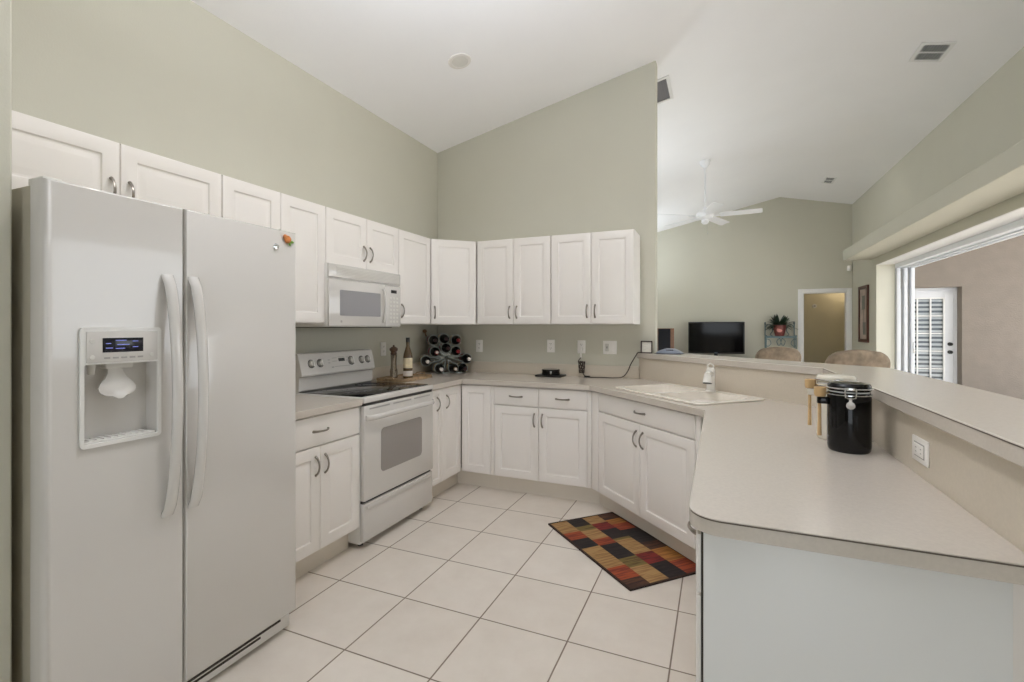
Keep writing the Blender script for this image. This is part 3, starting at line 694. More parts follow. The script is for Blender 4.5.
b.loft(L); obj('handle', b, M['app'], md)
b = B().lathe([(0, 0), (0.008, 0), (0.008, 0.001), (0, 0.001)], n=16, mtx=Matrix.Translation((0.108, -0.006, 0.035)) @ Matrix.Rotation(R(90), 4, 'X')); obj('badge', b, M['print'], md)
b = B().box(0.560, MW - 0.002, -0.004, 0.012, 0.004, 0.306, 0.005); cp = obj('control_panel', b, M['app'], mw)
b = B().box(0.622, 0.690, -0.0055, -0.004, 0.252, 0.276, 0.0008); obj('display', b, M['dark'], cp)
b = B()
for r_ in range(7):
    for c in range(3): b.box(0.604 + c * 0.038, 0.632 + c * 0.038, -0.005, -0.004, 0.032 + r_ * 0.029, 0.048 + r_ * 0.029, 0.0003)
obj('keypad', b, M['apps'], cp)
b = B().box(0.04, MW - 0.04, 0.05, 0.32, -0.006, 0.0, 0.001); obj('underside_filter', b, M['slot'], mw)

# ================================================================ OUTLETS, SWITCH
def outlet(label, loc, rotz, roty=0, kind='outlet', w_=0.072, h_=0.116):
    t = thing('light_switch' if kind == 'switch' else 'wall_outlet', label, 'switch' if kind == 'switch' else 'outlet', loc, rotz, 'electrical wall plates')
    if roty: t.rotation_euler = (0, R(roty), R(rotz))
    b = B().box(-w_ / 2, w_ / 2, -0.006, 0, -h_ / 2, h_ / 2, 0.003); obj('cover_plate', b, M['plate'], t)
    if kind == 'outlet':
        for z in (0.02, -0.02):
            b = B(); b.loft([[(x, y, zz) for x, zz in rrect(-0.017, 0.017, z - 0.014, z + 0.014, 0.009)] for y in (-0.0075, -0.005)]); s = obj('socket', b, M['plate'], t)
            b = B()
            for x in (-0.0065, 0.0065): b.box(x - 0.0012, x + 0.0012, -0.0082, -0.0072, z - 0.002, z + 0.007)
            b.cyl((0, -0.0082, z - 0.008), (0, -0.0072, z - 0.008), 0.0025, 8); obj('slots', b, M['slot'], s)
    elif kind == 'decora':
        b = B().box(-0.021, 0.021, -0.0066, -0.005, -0.038, 0.038, 0.0006); obj('insert_surround', b, M['print'], t)
        b = B().box(-0.0175, 0.0175, -0.0085, -0.006, -0.034, 0.034, 0.001); s = obj('socket', b, M['plate'], t)
        b = B()
        for z in (0.018, -0.018):
            for x in (-0.006, 0.006): b.box(x - 0.0012, x + 0.0012, -0.0092, -0.0083, z - 0.003, z + 0.005)
        obj('slots', b, M['print'], s)
    else:
        b = B().box(-0.040, -0.008, -0.0085, -0.005, -0.033, 0.033, 0.001); obj('decora_receptacle', b, M['apps'], t)
        b = B().box(0.008, 0.040, -0.0095, -0.005, -0.033, 0.033, 0.002); obj('rocker', b, M['plate'], t)
        b = B().box(-0.027, -0.021, -0.0092, -0.0083, -0.008, 0.010); obj('slots', b, M['slot'], t)
    return t
outlet('white outlet on the back wall just right of the wine rack', (-0.271, YW, 1.166), 0)
outlet('white outlet on the back wall above the black gadget', (0.455, YW, 1.176), 0)
outlet('white outlet on the back wall with the dark cord plugged in', (0.739, YW, 1.173), 0)
outlet('wide white two-gang switch plate on the back wall near the bar', (0.990, YW, 1.171), 0, kind='switch', w_=0.118)
outlet('white outlet on the left wall behind the pepper mill', (XW, 1.303, 1.163), 90)
o = outlet('white outlet set sideways in the peninsula half wall', (2.388, -0.245, 0.990), -90, 0, kind='decora')
o.rotation_euler = (Matrix.Rotation(R(-90), 3, 'Z') @ Matrix.Rotation(R(90), 3, 'Y')).to_euler()
# motion sensor in the far corner
t = thing('motion_sensor', 'small white motion sensor high in the far corner', 'sensor', (4.105, 8.755, 2.40), -45)
b = B().box(-0.03, 0.03, -0.04, 0.0, 0.0, 0.10, 0.01, 3); obj('housing', b, M['plate'], t); b = B().box(-0.02, 0.02, -0.043, -0.038, 0.015, 0.055, 0.002); obj('lens', b, M['vent'], t)

# ================================================================ THINGS ON THE COUNTERS
def canister(label, x, y, m, rot, r=0.078, h=0.232, scoop=True):
    t = thing('canister', label, 'jar', (x, y, Z1), rot, 'clamp-lid canisters on the peninsula')
    b = B().lathe([(0, 0), (r * .9, 0), (r * .97, 0.006), (r, 0.02), (r, h * .80), (r * .97, h * .84), (r * .93, h * .855), (0, h * .855)], n=40); obj('jar_body', b, m, t)
    b = B().lathe([(0, h * .875), (r * .95, h * .875), (r * 1.0, h * .89), (r * 1.0, h * .95), (r * .9, h * .985), (r * .5, h), (0, h)], n=40); obj('lid', b, m, t)
    b = B().lathe([(0, h * .853), (r * .92, h * .853), (r * .92, h * .877), (0, h * .877)], n=36); obj('gasket', b, M['vent'], t)
    b = B()
    for z in (h * .825, h * .915): b.tube([((r + 0.003) * math.cos(2 * math.pi * k / 36), (r + 0.003) * math.sin(2 * math.pi * k / 36), z) for k in range(36)], 0.0026, 6, closed=True)
    wire = obj('wire_bail', b, M['chrome'], t)
    b = B().tube([(-0.014, -r - 0.004, h * .93), (-0.016, -r - 0.012, h * .88), (-0.014, -r - 0.008, h * .80), (0, -r - 0.007, h * .785), (0.014, -r - 0.008, h * .80), (0.016, -r - 0.012, h * .88), (0.014, -r - 0.004, h * .93)], 0.0022, 6)
    b.box(-0.012, 0.012, -r - 0.010, -r - 0.004, h * .90, h * .94, 0.001)
    cl = obj('clasp', b, M['chrome'], t)
    b = B().lathe([(0, 0), (0.013, 0), (0.013, 0.002), (0.0, 0.003)], n=24, mtx=Matrix.Translation((0, -r - 0.005, h * .69)) @ Matrix.Rotation(R(90), 4, 'X')); b.box(-0.004, 0.004, -r - 0.007, -r - 0.004, h * .73, h * .80); obj('medallion', b, M['nickel'], cl)
    # scoop holder on the side with a wooden scoop in it
    b = B().box(-r - 0.030, -r + 0.006, -0.016, 0.016, h * .66, h * .76, 0.004); ho_ = obj('scoop_holder', b, m, t)
    if scoop:
        b = B().tube([(-r - 0.022, 0, h * .80), (-r - 0.022, 0, h * .45), (-r - 0.022, 0, h * .18)], [0.006, 0.0055, 0.007], 10)
        b.lathe([(0, h * .765), (0.016, h * .765), (0.019, h * .80), (0.019, h * .90), (0.016, h * .905), (0.014, h * .80), (0, h * .79)], (-r - 0.020, 0, 0), 18); obj('wooden_scoop', b, M['wood'], t)
    return t
canister('black ceramic clamp-lid canister with wooden scoop at the front on the peninsula', 2.270, 0.030, M['jarblk'], -8, r=0.065, h=0.240)
canister('cream ceramic clamp-lid canister half hidden behind the black canister', 2.268, 0.222, M['jarwht'], -4, r=0.065, h=0.250)
# tray, mill and bottle beside the range
t = thing('serving_tray', 'mottled brown serving tray beside the range under mill and bottle', 'tray', (-0.545, 1.325, Z1), 90)
b = B()
b.box(-0.19, 0.21, -0.13, 0.13, 0.0, 0.014, 0.003); obj('base', b, M['tray'], t)
b = B(); L0 = rrect(-0.20, 0.22, -0.14, 0.14, 0.03); L1 = rrect(-0.185, 0.205, -0.125, 0.125, 0.022)
b.holed(L0, [L1], 0.0, 0.026); obj('rim', b, M['tray'], t, bevel=0.003)
for x in (-0.204, 0.224):
    b = B().tube([(x, -0.05, 0.02), (x * 1.06, -0.04, 0.035), (x * 1.08, 0, 0.04), (x * 1.06, 0.04, 0.035), (x, 0.05, 0.02)], 0.006, 8); obj('handle', b, M['tray'], t)
t = thing('pepper_mill', 'tall pewter and dark wood pepper mill on the tray', 'pepper mill', (-0.615, 1.275, Z1 + 0.0145), 0)
b = B().lathe([(0, 0), (0.033, 0), (0.034, 0.012), (0.030, 0.02), (0.032, 0.055), (0.029, 0.07), (0.025, 0.08), (0.023, 0.13), (0.025, 0.18), (0.027, 0.188), (0, 0.19)], n=28); obj('body', b, M['millmetal'], t)
b = B().lathe([(0, 0.19), (0.022, 0.19), (0.027, 0.20), (0.022, 0.212), (0.034, 0.228), (0.033, 0.243), (0.02, 0.255), (0.008, 0.258), (0.008, 0.266), (0.006, 0.27), (0, 0.271)], n=28); obj('crank_head', b, M['millm'], t)
t = thing('bottle', 'clear liqueur bottle with cream label on the tray beside the pepper mill', 'bottle', (-0.485, 1.290, Z1 + 0.0145), 0)
b = B().lathe([(0, 0), (0.036, 0), (0.038, 0.006), (0.038, 0.175), (0.034, 0.20), (0.02, 0.245), (0.0145, 0.265), (0.0145, 0.30), (0, 0.30)], n=32); obj('glass_body', b, M['liquor'], t)
b = B().lathe([(0.0384, 0.085), (0.0388, 0.087), (0.0388, 0.165), (0.0384, 0.167), (0.0384, 0.085)], n=32); obj('front_label', b, M['label'], t)
b = B().lathe([(0.0384, 0.02), (0.0388, 0.022), (0.0388, 0.06), (0.0384, 0.062), (0.0384, 0.02)], n=32); obj('lower_label', b, M['foilwht'], t)
b = B().lathe([(0, 0.295), (0.0165, 0.295), (0.0165, 0.33), (0.0145, 0.333), (0, 0.333)], n=20); obj('cap', b, M['dark'], t)
# wine rack with bottles, standing across the corner
WR = (-0.470, 1.890); wr_rot = 42.0
t = thing('wine_rack', 'scrolled grey wire wine rack full of bottles in the corner', 'wine rack', (WR[0], WR[1], Z1), wr_rot)
slots = [(-0.125, 0.312), (-0.025, 0.324), (0.088, 0.312), (-0.112, 0.203), (0.086, 0.208), (-0.195, 0.120), (0.190, 0.135), (-0.068, 0.047), (0.062, 0.047), (-0.008, 0.237), (0.152, 0.046)]
cx, cz = 0.0, 0.145
for yy in (0.035, 0.175):
    for (u, v) in slots[:10]:
        dx, dz = u - cx, v - cz; ds = math.hypot(dx, dz); ux, uz = dx / ds, dz / ds
        pts = []
        for k in range(25):
            a = math.pi * (k / 24 * 2 - 1) * 0.82; q = 0.0475
            pts.append((u + q * (ux * math.cos(a) - uz * math.sin(a)), yy, v + q * (uz * math.cos(a) + ux * math.sin(a))))
        s0 = (cx + ux * 0.02, yy, cz + uz * 0.02)
        pts = [s0] + pts + [s0]
        pts = [(p[0], p[1], max(p[2], 0.0038)) for p in pts]
        b = B().tube(pts, 0.0044, 6); obj('wire_petal', b, M['iron'], t)
for (x, z) in ((-0.068, 0.0035), (0.062, 0.0035), (0.0, 0.150), (-0.241, 0.12), (0.236, 0.135)):
    b = B().cyl((x, 0.03, z), (x, 0.18, z), 0.0034, 8); obj('cross_bar', b, M['iron'], t)
b = B().tube([(-0.068, 0.035, 0.004), (0.06, 0.035, 0.004), (0.152, 0.035, 0.004), (0.198, 0.035, 0.02), (0.200, 0.035, 0.06), (0.152, 0.035, 0.094), (0.108, 0.035, 0.06)], 0.0044, 6); obj('wire_petal', b, M['iron'], t)
b = B().sphere((-0.185, 0.17, 0.395), 0.02, 1, 1, 0.9); b.cyl((-0.17, 0.175, 0.345), (-0.184, 0.17, 0.385), 0.006, 8); obj('finial', b, M['cork'], t)
names_ = [('leftmost of the top row', 'foildk'), ('in the middle of the top row', 'foildk'), ('at top right, with red neck', 'foilred'), ('left of the rack centre, with a pale neck tip', 'foilred'), ('right of the rack centre, with a dark red neck', 'foilred'),
          ('at the far left side', 'foilwht'), ('at the far right side', 'foilwht'), ('at the bottom left, with a cream neck', 'foilwht'), ('at the bottom centre, with a pale gold neck', 'foilgold'), ('right at the rack centre', 'foildk'), ('at the bottom right corner', 'foildk')]
tipmat = {3: 'foilwht', 2: 'foilred', 8: 'foilwht'}
pm = Matrix.Translation((WR[0], WR[1], Z1)) @ Matrix.Rotation(R(wr_rot), 4, 'Z')
for k, (u, v) in enumerate(slots):
    nm, fm = names_[k]
    q = thing('wine_bottle', 'wine bottle in the wire rack ' + nm, 'bottle', pm @ Vector((u, 0, v)), wr_rot, 'wine bottles in the rack')
    mt = Matrix.Translation((0, 0.215, 0)) @ Matrix.Rotation(R(90), 4, 'X')
    b = B().lathe([(0, 0.0), (0.038, 0), (0.0425, 0.006), (0.0425, 0.19), (0.040, 0.208), (0.028, 0.228), (0.0158, 0.242), (0.0148, 0.285), (0, 0.285)], n=26, mtx=mt); obj('glass_body', b, M['bottle'], q)
    b = B().lathe([(0, 0.245), (0.0155, 0.245), (0.0155, 0.278), (0.0168, 0.280), (0.0168, 0.290), (0.0150, 0.294), (0, 0.294)], n=20, mtx=mt); obj('foil_cap', b, M[fm], q)
    if k in tipmat:
        b = B().lathe([(0, 0.293), (0.0135, 0.293), (0.012, 0.2965), (0, 0.297)], n=18, mtx=mt); obj('cap_tip', b, M[tipmat[k]], q)
    b = B().lathe([(0.0427, 0.04), (0.0430, 0.042), (0.0430, 0.12), (0.0427, 0.122), (0.0427, 0.04)], n=26, mtx=mt); obj('label', b, M['label'] if k % 3 else M['foilred'], q)
# black gadget
t = thing('warming_tray', 'black round tin on a flat black tray on the back counter', 'tray', (0.492, 2.040, Z1), 0)
b = B().box(-0.12, 0.12, -0.085, 0.075, 0.0, 0.016, 0.005); obj('base', b, M['dark'], t)
b = B().lathe([(0, 0.016), (0.078, 0.016), (0.08, 0.02), (0.08, 0.036), (0.076, 0.038), (0.076, 0.042), (0.08, 0.044), (0.08, 0.058), (0.076, 0.063), (0, 0.064)], n=36); obj('tin', b, M['jarblk'], t)
b = B().box(0.02, 0.034, -0.083, -0.077, 0.026, 0.052, 0.002); obj('latch', b, M['chrome'], t)
# cord from the outlet to the phone
t = thing('power_cord', 'dark cord running from the outlet over the counter up to the bar', 'cord', (0.739, YW, Z1), 0)
b = B().box(-0.014, 0.014, -0.036, -0.0083, 0.222, 0.256, 0.004); obj('plug', b, M['plate'], t)
b = B().cyl((0, -0.024, 0.222), (0.004, -0.03, 0.165), 0.010, 12, 0.006); obj('plug_neck', b, M['plate'], t)
def smooth(pts, n=6):
    pts = [Vector(p) for p in pts]; out = []
    for i in range(len(pts) - 1):
        p0, p1, p2, p3 = pts[max(i - 1, 0)], pts[i], pts[i + 1], pts[min(i + 2, len(pts) - 1)]
        for k in range(n):
            u = k / n; out.append(0.5 * ((2 * p1) + (-p0 + p2) * u + (2 * p0 - 5 * p1 + 4 * p2 - p3) * u * u + (-p0 + 3 * p1 - 3 * p2 + p3) * u ** 3))
    return out + [pts[-1]]
cordp = [(0.004, -0.03, 0.168), (-0.018, -0.045, 0.13), (0.012, -0.05, 0.10), (0.03, -0.06, 0.03), (0.07, -0.085, 0.005), (0.13, -0.10, 0.005), (0.22, -0.085, 0.006), (0.30, -0.075, 0.005), (0.37, -0.065, 0.014), (0.41, -0.055, 0.06), (0.435, -0.05, 0.12), (0.462, -0.045, 0.17), (0.480, -0.042, 0.200), (0.495, -0.030, 0.220), (0.55, -0.02, 0.2205)]
b = B().tube(smooth(cordp), 0.0042, 8); obj('cable', b, M['cord'], t)
b = B()
for k in range(5):
    a = k * 0.9; pts = [(0.006 + 0.02 * math.cos(q_ * 0.52 + a) + 0.02 * q_ / 12, -0.055 + 0.012 * math.sin(q_ * 0.52 + a), 0.135 - 0.10 * (0.5 - 0.5 * math.cos(q_ * 0.52))) for q_ in range(13)]
    b.tube(pts, 0.004, 6)
obj('coiled_slack', b, M['cord'], t)
b = B().tube(smooth([(0.05, -0.09, 0.008), (0.075, -0.095, 0.008), (0.10, -0.10, 0.008)]), 0.0085, 8); obj('inline_adapter', b, M['dark'], t)
# small frame and phone on the bar
t = thing('picture_frame', 'small dark frame with white picture on the bar against the wall end', 'picture frame', (1.303, 2.100, 1.1305), 4)
b = B().holed(rrect(-0.047, 0.047, 0, 0.102, 0.003), [rrect(-0.038, 0.038, 0.009, 0.093, 0.002)], 0, 0.014)
for v in b.bm.verts: v.co = Vector((v.co.x, v.co.z - v.co.y * -0.12, v.co.y))
obj('frame', b, M['frame'], t)
b = B().box(-0.039, 0.039, 0.010, 0.014, 0.008, 0.094)
for v in b.bm.verts: v.co.y += v.co.z * 0.12
pic = obj('picture', b, M['paper'], t)
b = B()
for x, z, l in ((-0.02, 0.07, 0.03), (-0.022, 0.055, 0.02), (-0.012, 0.04, 0.028), (-0.018, 0.028, 0.016)): b.box(x, x + l, 0.0092 + z * 0.12, 0.0102 + z * 0.12, z, z + 0.004)
obj('drawing', b, M['apps'], pic)
t = thing('telephone', 'slate blue desk telephone on the bar just past the wall end', 'telephone', (1.485, 2.100, 1.1305), -10)
b = B(); L = []
for z, sx, sy, oy in ((0.0, 0.098, 0.06, 0), (0.010, 0.100, 0.062, 0), (0.022, 0.085, 0.054, 0.004), (0.036, 0.05, 0.042, 0.010), (0.042, 0.03, 0.03, 0.012)):
    L.append([(x * sx, y * sy + oy, z) for x, y in rrect(-1, 1, -1, 1, 0.5)])
b.loft(L); obj('housing', b, M['phone'], t, smooth=60)
b = B().box(-0.018, 0.040, -0.042, -0.028, 0.024, 0.034, 0.002); obj('screen', b, M['lcd'], t)
b = B().box(-0.105, 0.105, -0.062, 0.062, 0.0, 0.004, 0.001); obj('base_plate', b, M['dark'], t)

# ================================================================ RUG
t = tag(bpy.data.objects.new('rug', None), 'patchwork rug of tan, rust, red and black blocks before the sink', 'rug')
COL.objects.link(t); t.location = (0.783, 1.118, 0.0); t.rotation_euler = (0, 0, R(-43.4))
RL, RWd = 0.90, 0.525
cols = [[('tan', .17), ('rust', .10), ('navy', .12), ('tan', .05), ('tan', .20), ('rust', .13), ('brown', .08)],
        [('navy', .12), ('olive', .07), ('tan', .14), ('rust', .09), ('navy', .19), ('olive', .11), ('tan', .18)],
        [('tan', .12), ('red', .11), ('navy', .14), ('olive', .03), ('tan', .20), ('red', .13), ('navy', .17)],
        [('brown', .10), ('gold', .08), ('rust', .10), ('navy', .21), ('brown', .10), ('gold', .16), ('rust', .15)]]
keys = list(RUG); b = B(); bw_ = 0.012
ys = [bw_ + (RWd - 2 * bw_) * k / 4 for k in range(5)]
for c, seq in enumerate(cols):
    tot = sum(l for _, l in seq); x = bw_
    for nme, l in seq:
        x1 = x + l / tot * (RL - 2 * bw_); b.mi = keys.index(nme)
        v = [b.bm.verts.new(p) for p in ((x, ys[c], 0.0085), (x1, ys[c], 0.0085), (x1, ys[c + 1], 0.0085), (x, ys[c + 1], 0.0085))]; b.face(v); x = x1
obj('pile', b, [RUG[k] for k in keys], t)
b = B().holed(rrect(0, RL, 0, RWd, 0.004), [rrect(bw_, RL - bw_, bw_, RWd - bw_, 0.0005)], 0.001, 0.0095); obj('border', b, RUG['border'], t)
b = B().box(0.004, RL - 0.004, 0.004, RWd - 0.004, 0.0006, 0.0078); obj('backing', b, RUG['border'], t)

# ================================================================ CEILING FIXTURES
def on_slope(o, x, y, dz=0.0):
    s = 1 if x < 2.96 else -1; o.location = (x, y, ceil_z(x) - dz); o.rotation_euler = (0, -s * math.atan(0.2205), 0)
t = thing('recessed_light', 'round white recessed ceiling light above the kitchen', 'light'); on_slope(t, 0.117, 1.080)
b = B().lathe([(0.058, 0.0), (0.085, 0.0), (0.083, -0.006), (0.062, -0.008), (0.058, 0.0)], n=40); obj('trim_ring', b, M['canw'], t)
b = B().lathe([(0.060, -0.006), (0.056, -0.0055), (0.045, -0.0012), (0.0, -0.001)], n=40); obj('baffle', b, M['apps'], t)
b = B().sphere((0, 0, -0.001), 0.03, 1, 1, 0.12, 20); obj('bulb', b, M['lamp'], t)
def vent(label, x, y, sx, sy, bays, m_dk, group='ceiling vents'):
    t = thing('ceiling_vent', label, 'vent', group=group); on_slope(t, x, y, 0.0)
    b = B().holed(rrect(-sx / 2 - 0.03, sx / 2 + 0.03, -sy / 2 - 0.03, sy / 2 + 0.03, 0.004), [rrect(-sx / 2, sx / 2, -sy / 2, sy / 2, 0.002)], -0.010, 0.0); obj('frame', b, M['vent'], t)
    b = B().box(-sx / 2, sx / 2, -sy / 2, sy / 2, -0.0012, -0.0002); obj('backing', b, m_dk, t)
    b = B(); n = 9
    for k in range(n):
        xx = -sx / 2 + sx * (k + 0.5) / n
        b.loft([[(xx - 0.0020, yy, -0.003), (xx - 0.0005, yy, -0.010), (xx + 0.0010, yy, -0.010), (xx - 0.0005, yy, -0.003)] for yy in (-sy / 2, sy / 2)])
    for k in range(1, bays): yy = -sy / 2 + sy * k / bays; b.box(-sx / 2, sx / 2, yy - 0.006, yy + 0.006, -0.010, -0.002)
    obj('louvers', b, M['vent'] if m_dk is not M['grillegrey'] else M['grillegrey'], t)
vent('white two-bay ceiling vent on the right slope near the viewer', 3.577, 3.372, 0.18, 0.26, 2, M['ventdk'])
vent('small white ceiling vent on the right slope above the far doorway', 3.53, 7.40, 0.11, 0.30, 2, M['ventdk'])
vent('grey return-air grille beside the top of the kitchen wall end', 1.325, 2.695, 0.19, 0.40, 1, M['grillegrey'])
# ceiling fan
FX, FY, FZ = 1.680, 5.109, 2.875
t = thing('ceiling_fan', 'white five-blade ceiling fan on a long downrod in the living room', 'fan', (FX, FY, FZ), -4)
zt_ = ceil_z(FX) - FZ
b = B().lathe([(0, zt_ - 0.10), (0.025, zt_ - 0.10), (0.06, zt_ - 0.06), (0.07, zt_ - 0.02), (0.07, zt_), (0, zt_)], n=28); obj('ceiling_mount', b, M['fan'], t)
b = B().cyl((0, 0, 0.05), (0, 0, zt_ - 0.09), 0.013, 14); obj('downrod', b, M['fan'], t)
b = B().lathe([(0, -0.06), (0.05, -0.055), (0.10, -0.03), (0.115, 0.0), (0.11, 0.035), (0.07, 0.06), (0.03, 0.09), (0.02, 0.12), (0, 0.12)], n=32); obj('motor_housing', b, M['fan'], t)
b = B().lathe([(0, -0.12), (0.03, -0.115), (0.05, -0.09), (0.045, -0.055), (0, -0.05)], n=24); obj('switch_cup', b, M['fan'], t)
for k in range(5):
    a = 72 * k; br = B()
    L = []
    for r_, w_ in ((0.19, 0.05), (0.22, 0.058), (0.40, 0.066), (0.64, 0.070), (0.685, 0.066), (0.70, 0.05)):
        L.append([(r_, -w_, -0.008 + 0.014), (r_, w_, -0.008 - 0.012), (r_, w_, -0.002 - 0.012), (r_, -w_, -0.002 + 0.014)])
    br.loft(L); o = obj('blade', br, M['fan'], t); o.rotation_euler = (0, 0, R(a))
    b = B(); b.box(0.09, 0.24, -0.018, 0.018, -0.018, -0.010, 0.003); o2 = obj('blade_iron', b, M['fan'], o)
b = B().cyl((0.03, 0, -0.11), (0.03, 0, -0.24), 0.0015, 6); b.sphere((0.03, 0, -0.245), 0.008); obj('pull_chain', b, M['chrome'], t)

# ================================================================ LIVING ROOM
# media console and television
t = thing('media_console', 'low dark wood media console below the television', 'console', (1.80, 8.55, 0), 0)
b = B().box(-0.75, 0.75, -0.20, 0.20, 0.06, 0.70, 0.004); obj('body', b, M['walnut'], t)
b = B().box(-0.77, 0.77, -0.22, 0.22, 0.70, 0.73, 0.004); obj('top', b, M['walnut'], t)
for x in (-0.5, 0, 0.5):
    b = B().box(x - 0.24, x + 0.24, -0.215, -0.20, 0.09, 0.67, 0.003); dd = obj('door', b, M['walnut'], t)
    b = B().sphere((x + 0.19, -0.228, 0.4), 0.014); obj('knob', b, M['nickel'], dd)
for x in (-0.7, 0.7):
    for y in (-0.16, 0.16): b = B().box(x - 0.025, x + 0.025, y - 0.025, y + 0.025, 0, 0.06); obj('foot', b, M['walnut'], t)
t = thing('television', 'black flat-screen television standing against the far wall', 'television', (1.80, 8.60, 0.7305), 0)
b = B().box(-0.526, 0.526, -0.03, 0.03, 0.085, 0.725, 0.006); obj('bezel', b, M['tvf'], t)
b = B().box(-0.505, 0.505, -0.032, -0.029, 0.118, 0.706); obj('screen', b, M['tvs'], t)
b = B().box(-0.03, 0.03, -0.034, -0.029, 0.092, 0.104, 0.001); obj('badge', b, M['phone'], t)
b = B().lathe([(0, 0), (0.16, 0), (0.16, 0.01), (0.03, 0.02), (0.025, 0.1), (0, 0.1)], n=32, sx=1.3, sy=0.8); obj('stand', b, M['tvf'], t)
# floor speaker
t = thing('floor_speaker', 'wooden floor speaker with black grille left of the television', 'speaker', (0.82, 8.50, 0), 16)
b = B().box(-0.16, 0.16, -0.13, 0.15, 0.02, 1.325, 0.004); obj('cabinet', b, M['walnut'], t)
b = B().box(-0.158, 0.085, -0.145, -0.13, 0.03, 1.315, 0.004); obj('grille', b, M['grille'], t)
b = B().box(-0.17, 0.17, -0.14, 0.16, 0.0, 0.02, 0.003); obj('plinth', b, M['dark'], t)
# iron stand with plant
t = thing('plant_stand', 'teal wrought-iron stand holding a potted plant by the doorway', 'plant stand', (2.945, 8.60, 0), 0)
for x in (-0.25, 0.25):
    for y in (-0.12, 0.12):
        b = B().cyl((x, y, 0), (x, y, 1.42 if y > 0 else 1.17), 0.011, 10); b.sphere((x, y, 1.43 if y > 0 else 1.18), 0.018); obj('post', b, M['iron2'], t)
for z in (1.16, 0.55):
    b = B().box(-0.26, 0.26, -0.13, 0.13, z, z + 0.016, 0.003); b.box(-0.26, 0.26, -0.135, -0.125, z - 0.02, z + 0.02); obj('shelf', b, M['iron2'], t)
for s in (-1, 1):
    b = B().tube(smooth([(s * 0.25, 0.12, 1.34), (s * 0.20, 0.12, 1.40), (s * 0.14, 0.12, 1.37), (s * 0.12, 0.12, 1.28), (s * 0.16, 0.12, 1.20), (s * 0.10, 0.12, 1.17)]), 0.008, 8); obj('scroll', b, M['iron2'], t)
    b = B().tube(smooth([(s * 0.02, -0.12, 1.14), (s * 0.07, -0.12, 1.08), (s * 0.04, -0.12, 1.00), (0, -0.12, 1.05), (s * 0.02, -0.12, 1.14)]), 0.007, 8); obj('scroll', b, M['iron2'], t)
    b = B().tube(smooth([(s * 0.24, -0.12, 1.12), (s * 0.19, -0.12, 1.10), (s * 0.17, -0.12, 1.03), (s * 0.22, -0.12, 0.98), (s * 0.24, -0.12, 1.0)]), 0.007, 8); obj('scroll', b, M['iron2'], t)
t = thing('potted_plant', 'leafy green plant in a red-brown painted pot on the iron stand', 'plant', (2.93, 8.56, 1.1765), 0)
b = B().lathe([(0, 0), (0.07, 0), (0.08, 0.01), (0.105, 0.13), (0.112, 0.19), (0.115, 0.21), (0.106, 0.21), (0.1, 0.19), (0, 0.18)], n=32); pt_ = obj('pot', b, M['pot'], t)
b = B().sphere((-0.01, -0.090, 0.12), 0.048, 1, 0.35, 1); obj('painted_motif', b, M['potp'], pt_)
b = B()
for k in range(70):
    a = rnd.uniform(0, 6.283); el = rnd.uniform(0.1, 1.4); L_ = rnd.uniform(0.15, 0.29); ww = rnd.uniform(0.028, 0.046)
    d = Vector((math.cos(a) * math.cos(el), math.sin(a) * math.cos(el), math.sin(el))); sd = Vector((-math.sin(a), math.cos(a), 0)); c0 = Vector((0, 0, 0.185)) + Vector((math.cos(a), math.sin(a), 0)) * 0.04
    pts = []
    for q_ in range(7):
        u = q_ / 6; p = c0 + d * L_ * u - Vector((0, 0, 0.10 * u * u * math.cos(el))); w_ = ww * math.sin(math.pi * min(0.98, 0.08 + u * 0.9)); pts.append([p - sd * w_, p + Vector((0, 0, -0.006)), p + sd * w_, p + Vector((0, 0, 0.002))])
    b.loft(pts)
obj('foliage', b, M['leaf'], t)
# framed panel on the right wall
t = thing('picture_frame', 'tall narrow reddish framed artwork on the right wall by the doorway', 'picture frame', (4.148, 7.972, 1.09), -90)
wv = 0.28; b = B().holed(rrect(-wv, wv, 0, 0.965, 0.003), [rrect(-wv + 0.06, wv - 0.06, 0.055, 0.91, 0.003)], -0.03, 0.0)
for v in b.bm.verts: v.co = Vector((v.co.x, v.co.z, v.co.y))
obj('frame', b, M['frame2'], t, bevel=0.003)
b = B().box(-wv + 0.055, wv - 0.055, -0.014, -0.004, 0.05, 0.915); pic = obj('artwork', b, M['art'], t)
b = B().box(-0.10, 0.09, -0.0145, -0.0135, 0.56, 0.80); b.box(-0.04, 0.13, -0.0145, -0.0135, 0.13, 0.34); b.box(0.0, 0.03, -0.0147, -0.0135, 0.3, 0.6); obj('painted_shapes', b, M['artd'], pic)
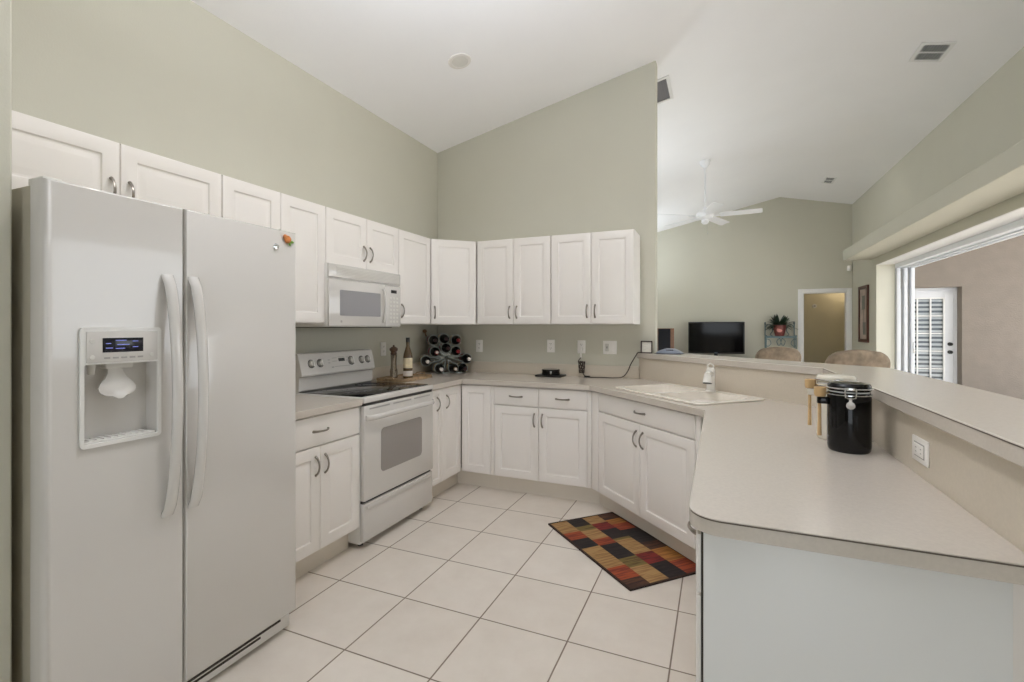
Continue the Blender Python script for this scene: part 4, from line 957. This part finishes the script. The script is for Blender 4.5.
# thermostat plate in the hall
t = thing('thermostat', 'small round wall plate on the beige hall wall', 'wall plate', (3.773, 10.25, 1.81), 0)
b = B().lathe([(0, 0), (0.045, 0), (0.043, 0.012), (0, 0.014)], n=24, mtx=Matrix.Rotation(R(90), 4, 'X')); obj('cover', b, M['apps'], t); b = B().lathe([(0, 0.013), (0.02, 0.013), (0.018, 0.022), (0, 0.024)], n=18, mtx=Matrix.Rotation(R(90), 4, 'X')); obj('dial', b, M['print'], t)
# upholstered chairs beyond the bar
def chair(label, x, y, rot, top, wd):
    t = thing('dining_chair', label, 'chair', (x, y, 0), rot, 'upholstered chairs beyond the bar')
    b = B(); L = []      # padded back: rounded-top outline lofted through its thickness
    def outline(i):
        pts = []
        W2 = wd / 2 - i; T = top - i; z0 = 0.50 + i
        pts.append((-W2 * 0.86, z0)); 
        for a in range(0, 91, 15): pts.append((-W2 + 0.11 - 0.11 * math.cos(R(a)), T - 0.115 + 0.10 * math.sin(R(a))))
        for k in range(1, 8): u = k / 8; xx = (-W2 + 0.11) + (2 * W2 - 0.22) * u; pts.append((xx, T - 0.015 + 0.015 * math.sin(math.pi * u)))
        for a in range(90, -1, -15): pts.append((W2 - 0.11 + 0.11 * math.cos(R(a)), T - 0.115 + 0.10 * math.sin(R(a))))
        pts.append((W2 * 0.86, z0)); return pts
    for y_, i in ((-0.045, 0.03), (-0.035, 0.008), (-0.01, 0.0), (0.02, 0.0), (0.045, 0.008), (0.055, 0.03)):
        L.append([(px, y_ + 0.10 * (pz - 0.5), pz) for px, pz in outline(i)])
    b.loft(L); obj('backrest', b, M['fabric'], t, smooth=60)
    b = B().box(-wd / 2 + 0.02, wd / 2 - 0.02, -0.47, 0.02, 0.40, 0.50, 0.03, 3); obj('seat', b, M['fabric'], t)
    b = B().box(-wd / 2 + 0.03, wd / 2 - 0.03, -0.45, 0.02, 0.34, 0.40, 0.004); obj('seat_frame', b, M['chairwood'], t)
    for sx in (-1, 1):
        for y_ in (-0.42, 0.0):
            b = B().tube([(sx * (wd / 2 - 0.055), y_, 0.38), (sx * (wd / 2 - 0.05), y_ + (0.03 if y_ == 0 else 0), 0.0)], [0.024, 0.016], 10); obj('leg', b, M['chairwood'], t)
chair('brown upholstered chair seen beyond the bar left of the doorway, below the plant', 2.425, 4.04, 203, 1.135, 0.48)
chair('brown upholstered chair seen beyond the bar in front of the sliding opening', 2.800, 2.51, 210, 1.175, 0.505)
